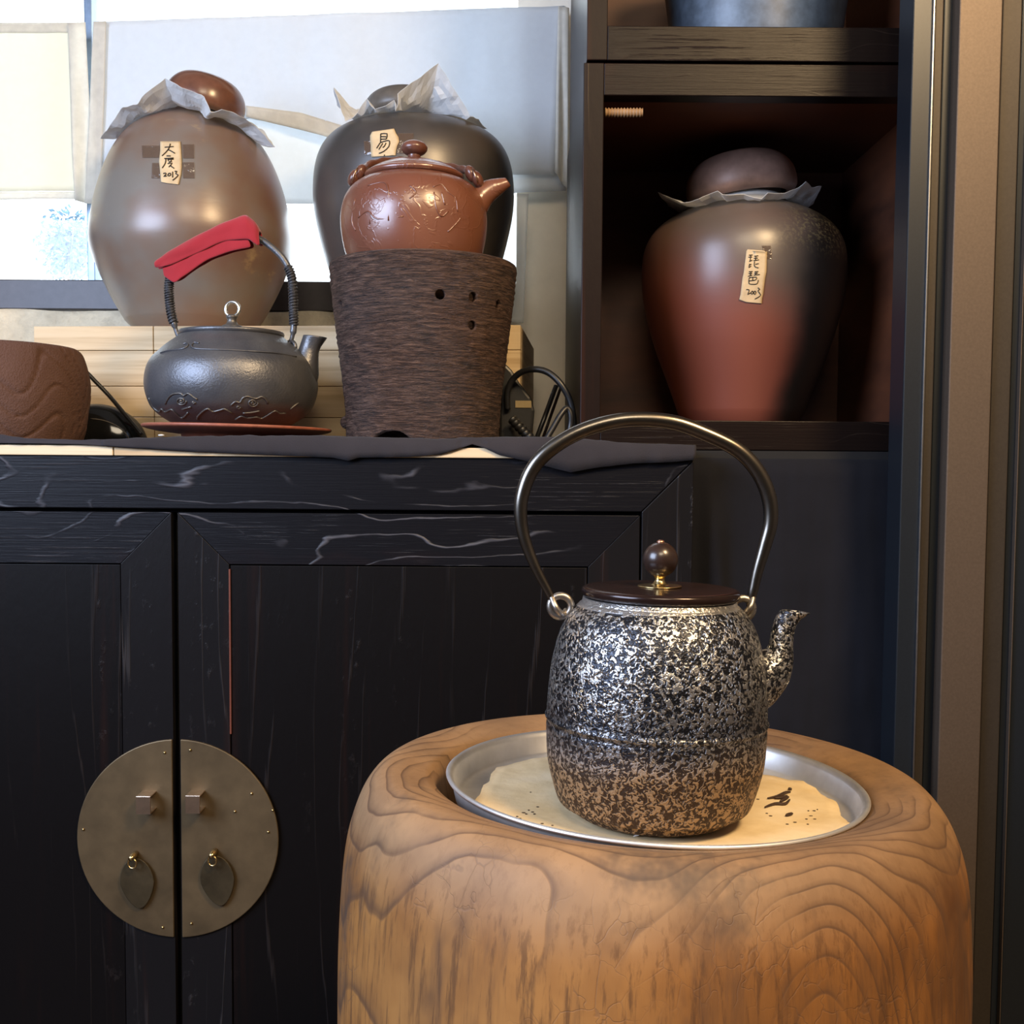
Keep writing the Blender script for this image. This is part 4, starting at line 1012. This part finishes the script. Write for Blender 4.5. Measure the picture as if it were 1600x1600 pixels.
for k, (a, b, lb) in enumerate((((832, 690), (869, 603), 'thick black rod leaning on the cream wall inside the cable loop'), ((842, 690), (876, 606), 'slim dark brown rod leaning beside the thicker black one'))):
    p0 = P(a[0], a[1], 1.66); p0.z = ZB + .0015; p1 = P(b[0], b[1], 1.70 + .0)
    tag(MB().tube([p0, p1], .0036 if k == 0 else .0022, 10).build('rod', M_PLUG if k == 0 else M_SHELF_Z), lb, 'rod', 'rods by the wall')

# ================================================================== CLOTHS
def runner():
    """charcoal cloth lying on the board, folded over the front edge"""
    low = [(-60, 692), (60, 693), (125, 694), (190, 699), (240, 702), (300, 706), (420, 711), (520, 715), (545, 720), (560, 715), (640, 714), (690, 710), (715, 702), (738, 694), (755, 699), (780, 711), (830, 722), (870, 733), (892, 738), (930, 731), (990, 724), (1050, 722), (1090, 718)]
    up = [(-60, 682), (0, 679), (40, 686), (130, 689), (230, 684), (350, 681), (500, 681), (600, 684), (700, 686), (735, 684), (790, 683), (880, 683), (940, 689), (1000, 694), (1090, 697)]
    def ev(l, x):
        for a, b in zip(l, l[1:]):
            if a[0] <= x <= b[0]: return a[1] + (b[1] - a[1]) * (x - a[0]) / (b[0] - a[0])
        return l[-1][1]
    n = 260; rows = []
    for i in range(n + 1):
        px = -60 + 1146 * i / n; yl = ev(low, px); yu = ev(up, px)
        A = P(px, yl, CYF - .0075); B = P(px, yu, CYF + .004); B.z = max(B.z + .0015 * noise.noise(Vector((px * .045, 2, 2))), ZB + .0025)
        A.y += .002 * noise.noise(Vector((px * .05, 0, 0)))
        K = Vector((B.x, CYF - .0072, ZB + .0022)) if A.z < ZB - .001 else A.lerp(B, .45)
        col = [A, A.lerp(K, .5) + Vector((0, -.0012, 0)), K]
        for j in range(1, 4):
            t = j / 4; p = K.lerp(B, t); p.z += .002 * sin(pi * t) + .0; p.y -= .0015 * sin(pi * t) + .0012 * noise.noise(Vector((px * .03, t * 3, 1))); col.append(p)
        col.append(B)
        bk_ = Vector((B.x, CYF + .035, ZB + .004 + .002 * noise.noise(Vector((px * .02, 5, 1))))); bk_.z = max(bk_.z, ZB + .002)
        col.append(B.lerp(bk_, .5) + Vector((0, 0, .001))); col.append(bk_)
        far = 1.555 if px > 880 else 1.66
        col.append(Vector((B.x * (1), far * .5 + (CYF + .035) * .5, ZB + .0012))); col.append(Vector((B.x, far, ZB + .0012)))
        rows.append(col)
    m_ = len(rows[0]); V = [p for c_ in rows for p in c_]
    return mesh('table_runner', V, [(i * m_ + j, i * m_ + j + 1, (i + 1) * m_ + j + 1, (i + 1) * m_ + j) for i in range(n) for j in range(m_ - 1)], M_RUNNER, solid=.0009)
tag(runner(), 'thin charcoal cloth runner folding over the front edge of the pine boards', 'cloth')
def drape():
    n = 90; m_ = 60; V = []
    x0 = xr + .003; x1 = .595
    for j in range(m_ + 1):
        s_ = j / m_
        for i in range(n + 1):
            t = i / n; x = x0 + (x1 - x0) * t
            z = (ZB - .004) * (1 - s_) + (FL + .02) * s_
            y = CYF + .058 - .012 * min(1, s_ * 6)
            fold = exp(-((x - (x0 + .022 + .045 * s_ ** .7)) / .016) ** 2)
            y += -.016 * fold * min(1, s_ * 8 + .1)
            y += .006 * noise.noise(Vector((x * 14, s_ * 1.3, 2))) * min(1, s_ * 5) + .0012 * noise.noise(Vector((x * 60, s_ * 12, 2)))
            if j == 0: y = CYF + .085
            V.append((x, y, z if j else ZB - .001))
    k = n + 1
    return mesh('hanging_drape', V, [(j * k + i, j * k + i + 1, (j + 1) * k + i + 1, (j + 1) * k + i) for j in range(m_) for i in range(n)], M_DRAPE, solid=.0012)
tag(drape(), 'plain black cotton drape hanging beneath the box shelves right of the cabinet', 'cloth')
tag(MB().ellipsoid(P(252, 680, CYF - .002), .0042, .002, .0012, 12, 6).build('paper_crumb', M_FOIL), 'tiny white crumb on the cloth below the saucer', 'crumb')

# ================================================================== LOG BRAZIER STAND
SX, SYY = X(1022, .96, 1240) - .0055, .965
def stump():
    top = .534
    prof = [(.001, .43), (.172, .43), (.183, .45), (.1845, top - .012), (.187, top - .003), (.192, top)] + \
        smooth_prof([(.200, top + .002), (.213, top + .0045), (.226, top + .0035), (.238, top - .006), (.249, top - .026), (.258, top - .060), (.2625, top - .12), (.2635, top - .18), (.262, top - .26), (.256, top - .36), (.244, top - .45), (.225, top - .52), (.21, top - .62), (.195, FL + .004)], 8) + [(.19, FL), (.001, FL)]
    def fn(p, a, r, z):
        k = 1.014
        if r < .19: k = 1
        if r > .19: k = 1.014 + .010 * noise.noise(Vector((cos(a) * 1.3, sin(a) * 1.3, z * 3))) + .003 * noise.noise(Vector((cos(a) * 5, sin(a) * 5, z * 9)))
        q_ = Vector((SX + (p.x - SX) * k, SYY + (p.y - SYY) * k, p.z))
        if z > .4: q_.z -= (p.x - SX) * .022 * min(1, (z - .4) / .12)
        return q_
    o = MB().lathe(prof, SX, SYY, 180, fn).build('log_hibachi', M_STUMP, origin=(SX, SYY, FL))
    return tag(o, 'hollowed round log stand with weathered rings, holding the steel tray', 'log stand')
stump()
TRX, TRY, TRZ = X(1021, .95, 1240), .95, .8 - .264
TILT = R(1.9)
def tilt(c):
    M = Matrix.Translation(c) @ Matrix.Rotation(TILT, 4, 'Y') @ Matrix.Translation(-Vector(c)); return lambda p: M @ p
tl = tilt((TRX, TRY, TRZ))
tr = thing('steel_tray', (TRX, TRY, TRZ - .02), 'round stainless steel tray sunk in the top of the log stand', 'tray')
mb = MB().lathe([(.001, TRZ - .0205), (.164, TRZ - .0205), (.1685, TRZ - .018), (.1715, TRZ - .004), (.1735, TRZ - .0005), (.1765, TRZ + .0012), (.1785, TRZ - .0005), (.1775, TRZ - .0025), (.1755, TRZ - .001), (.1735, TRZ - .006), (.170, TRZ - .020), (.164, TRZ - .0225), (.001, TRZ - .0225)], TRX, TRY, 128)
mb.v = [tl(v) for v in mb.v]; mb.build('basin', M_STEEL, tr)
# paper liner with a torn outline
ring = []
ctl = [(0, .160), (12, .1585), (25, .163), (38, .150), (50, .138), (62, .150), (80, .156), (100, .158), (120, .156), (135, .152), (150, .157), (165, .146), (180, .148), (195, .158), (215, .163), (240, .164), (270, .165), (300, .165), (320, .165), (340, .164), (350, .156), (360, .160)]
def rad_(a):
    for (a0_, r0), (a1_, r1) in zip(ctl, ctl[1:]):
        if a0_ <= a <= a1_: return r0 + (r1 - r0) * (a - a0_) / (a1_ - a0_)
V = []; na = 144; nr = 14
for j in range(nr + 1):
    for i in range(na):
        a = 360 * i / na; r_ = (rad_(a) + .0015 * noise.noise(Vector((a * .2, 0, 0)))) * (.02 + .98 * j / nr)
        z = TRZ - .0192 + .0014 * noise.noise(Vector((r_ * 40 * cos(R(a)), r_ * 40 * sin(R(a)), 0))) * (j / nr) + max(0, r_ - .158) * .45
        V.append(tl(Vector((TRX + r_ * cos(R(a)), TRY + r_ * sin(R(a)), z))))
o = mesh('paper_liner', V, [(j * na + i, j * na + (i + 1) % na, (j + 1) * na + (i + 1) % na, (j + 1) * na + i) for j in range(nr) for i in range(na)], M_PARCH, solid=.0008)
tag(o, 'torn tea-stained paper lining the steel tray under the tall kettle', 'paper')
bl_ = bvh_of(o)
LL = ['longest dark twig-like tea leaf in the middle of the leaf heap', 'small flake on top of the main tea leaf', 'long thin tea leaf lying in front of the main one', 'short curled tea leaf at the right end of the heap', 'single short tea leaf lying apart, nearest the tray front', 'tiny tea fragment farthest back behind the leaf heap']
leafs = [[(1199, 1250), (1215, 1247), (1228, 1241), (1235, 1240)], [(1210, 1250), (1222, 1249), (1230, 1246)], [(1195, 1264), (1210, 1259), (1226, 1259), (1234, 1252)], [(1219, 1255), (1232, 1248)], [(1228, 1277), (1238, 1274)], [(1231, 1235), (1237, 1236)]]
for l, tl_ in zip(leafs, LL):
    pp = [hit(bl_, a, b, .0016) for a, b in l]; pp = catmull(pp, 4)
    k = len(pp)
    tag(MB().tube(pp, [.0005 + .0011 * sin(pi * (i + .5) / k) for i in range(k)], 7).build('tea_leaf', M_TEA), tl_, 'tea leaf', 'dried tea leaves on the tray paper')
cr_ = MB()
for a, b in [(1263, 1268), (1272, 1268), (1277, 1266), (1260, 1281), (1267, 1276), (1273, 1281), (1242, 1286), (1198, 1272), (1204, 1276), (1230, 1289), (1174, 1248), (1184, 1250), (1262, 1289)] + \
        [(808, 1277), (812, 1280), (818, 1271), (822, 1273), (832, 1270), (835, 1273), (826, 1267), (829, 1239), (863, 1291), (840, 1262), (815, 1283), (847, 1288)]:
    h_ = hit(bl_, a, b, .0006)
    if h_: cr_.ellipsoid(h_, random.uniform(.0007, .002), random.uniform(.0006, .001), .0005, 7, 4)
tag(cr_.build('tea_crumbs', M_TEA), 'dark tea crumbs scattered over the tray paper', 'crumbs', kind='stuff')

# ================================================================== TALL IRON KETTLE
GY = .903; GX = X(1022.5, GY, 1100); GB = .8 - .281
M_ = Matrix.Translation((GX, GY, GB)) @ Matrix.Rotation(R(.9), 4, 'Y') @ Matrix.Translation((-GX, -GY, -GB))
g = thing('tall_iron_kettle', (GX, GY, GB), 'tall hammered cast iron kettle with arched bare handle, standing on the tray', 'kettle')
sc_ = GY / F
def zg(py): return P(1022, py, GY).z
prof = smooth_prof([(.0655, GB + .003), (.0715, GB + .011), (.0775, zg(1250)), (.0832, zg(1220)), (.0875, zg(1185)), (.0889, zg(1150)), (.0890, zg(1110)), (.0868, zg(1050)), (.0838, zg(1018)), (.0800, zg(990)), (.0735, zg(964)), (.0655, zg(946)), (.0625, zg(942))], 30)
fine = []
for a, b in zip(prof, prof[1:]): fine.append(a)
fine.append(prof[-1])
rz_ = GB + .0800
def relief(p, a, r, z):
    if r < .058 or z > zg(944): return p
    v = Vector((cos(a) * r, sin(a) * r, z)) * 185
    k = (.0013 * exp(-((z - rz_) / .0016) ** 2)) - .0006 * exp(-((z - rz_ + .004) / .002) ** 2)
    fade = 1; return p + Vector((cos(a), sin(a), 0)) * k * fade
gm = MB().lathe([(.001, GB), (.058, GB), (.0615, GB + .0008)] + fine + [(.0618, .8 - (917 - 732) / F * GY - .0088), (.058, .8 - (917 - 732) / F * GY - .0086), (.0575, zg(960))], GX, GY, 160, relief)
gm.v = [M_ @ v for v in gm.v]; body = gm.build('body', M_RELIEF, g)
lz = .8 - (917 - 732) / F * GY
lr = 123 * sc_
lm = MB().lathe([(.056, lz - .009), (lr - .004, lz - .0085)] + smooth_prof([(lr - .0015, lz - .0075), (lr, lz - .0055), (lr + .0004, lz - .003), (lr - .0006, lz - .001), (lr - .003, lz), (lr - .008, lz + .0002)], 4) + [(.001, lz + .001)], GX + .0008, GY, 110)
lm.v = [M_ @ v for v in lm.v]; lm.build('lid', M_LID, g)
top = M_ @ Vector((GX, GY, lz + .0008))
MB().lathe(smooth_prof([(.0175, top.z), (.0172, top.z + .0012), (.008, top.z + .0016), (.0052, top.z + .0035), (.0040, top.z + .006), (.0048, top.z + .0085), (.0060, top.z + .0095), (.0055, top.z + .011), (.001, top.z + .0125)], 4), top.x, top.y, 40).build('knob_mount', M_BRASS, g)
kr = 27.5 * sc_; kc = Vector((top.x + .0003, top.y, P(1017, 874, GY).z))
MB().ellipsoid(kc, kr, kr, kr, 40, 24).build('lid_knob', M_KNOBW, g)
MB().ellipsoid(kc + Vector((0, 0, kr)), .0032, .0032, .0018, 16, 8).build('knob_pin', M_COPPER, g)
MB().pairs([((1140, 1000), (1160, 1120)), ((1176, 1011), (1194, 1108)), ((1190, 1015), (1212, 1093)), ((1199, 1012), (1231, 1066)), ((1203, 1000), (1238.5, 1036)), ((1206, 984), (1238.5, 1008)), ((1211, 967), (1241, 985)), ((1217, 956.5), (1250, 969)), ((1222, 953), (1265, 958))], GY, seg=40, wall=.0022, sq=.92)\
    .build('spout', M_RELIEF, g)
hp = [(867, 948), (858, 927), (837, 887), (820, 843), (813.5, 806), (816, 774), (829, 738), (853, 708), (895, 680), (945, 662), (994, 655.5), (1050, 660), (1100, 677), (1152, 703), (1184, 737), (1201, 776), (1204, 815), (1195, 852), (1184, 890), (1177, 921), (1171, 948)]
hr = [4.5, 6.5, 8, 9.5, 10.5, 11, 11.5, 12, 12, 12, 12, 12, 12, 12, 12, 12, 11.5, 10.5, 9, 8, 5]
n6 = 8; hpts = catmull([P(a, b, GY) for a, b in hp], n6); hrad = []
for i in range(len(hpts)):
    t = i / n6; k = min(int(t), len(hr) - 2); hrad.append((hr[k] + (hr[k + 1] - hr[k]) * (t - k)) * sc_)
MB().tube(hpts, hrad, 20).build('bail_handle', M_HANDLE, g)
for (px, py, s_) in ((876, 947, -1), (1160, 951, 1)):
    c = P(px, py, GY)
    MB().tube([c + Vector((cos(a) * .0085, -sin(a) * 0.0 + .0, sin(a) * .0085)) + Vector((0, .003 * sin(a * 2) * 0, 0)) for a in [2 * pi * i / 30 for i in range(31)]], .0031, 12, cap=False).build('handle_lug', M_LUG, g)
    e = P(866 if s_ < 0 else 1172, 941, GY)
    # hooked handle tip through the lug
    tip = [e + Vector((s_ * .002, -.001, .004)), e + Vector((-s_ * .001, -.006, -.003)), e + Vector((-s_ * .006, -.004, -.009)), e + Vector((-s_ * .010, .003, -.007))]
    MB().tube(catmull(tip, 5), .0026, 10).build('handle_hook', M_LUG, g)
p_ = hit(bl_, 1012, 1309, .001)
if p_ is None: p_ = hit(bl_, 1012, 1306, .001)
if p_:
    mb = MB(); mb.add([p_ + Vector((-.011, 0, .000)), p_ + Vector((-.003, -.003, .003)), p_ + Vector((.008, -.002, .001)), p_ + Vector((.011, .001, .002)), p_ + Vector((.002, .003, .0035)), p_ + Vector((-.006, .003, .002))], [(0, 1, 4, 5), (1, 2, 3, 4)])
    tag(mb.build('paper_scrap', M_FOIL, smooth=False, solid=.0005), 'small white paper scrap at the foot of the tall kettle', 'paper scrap')
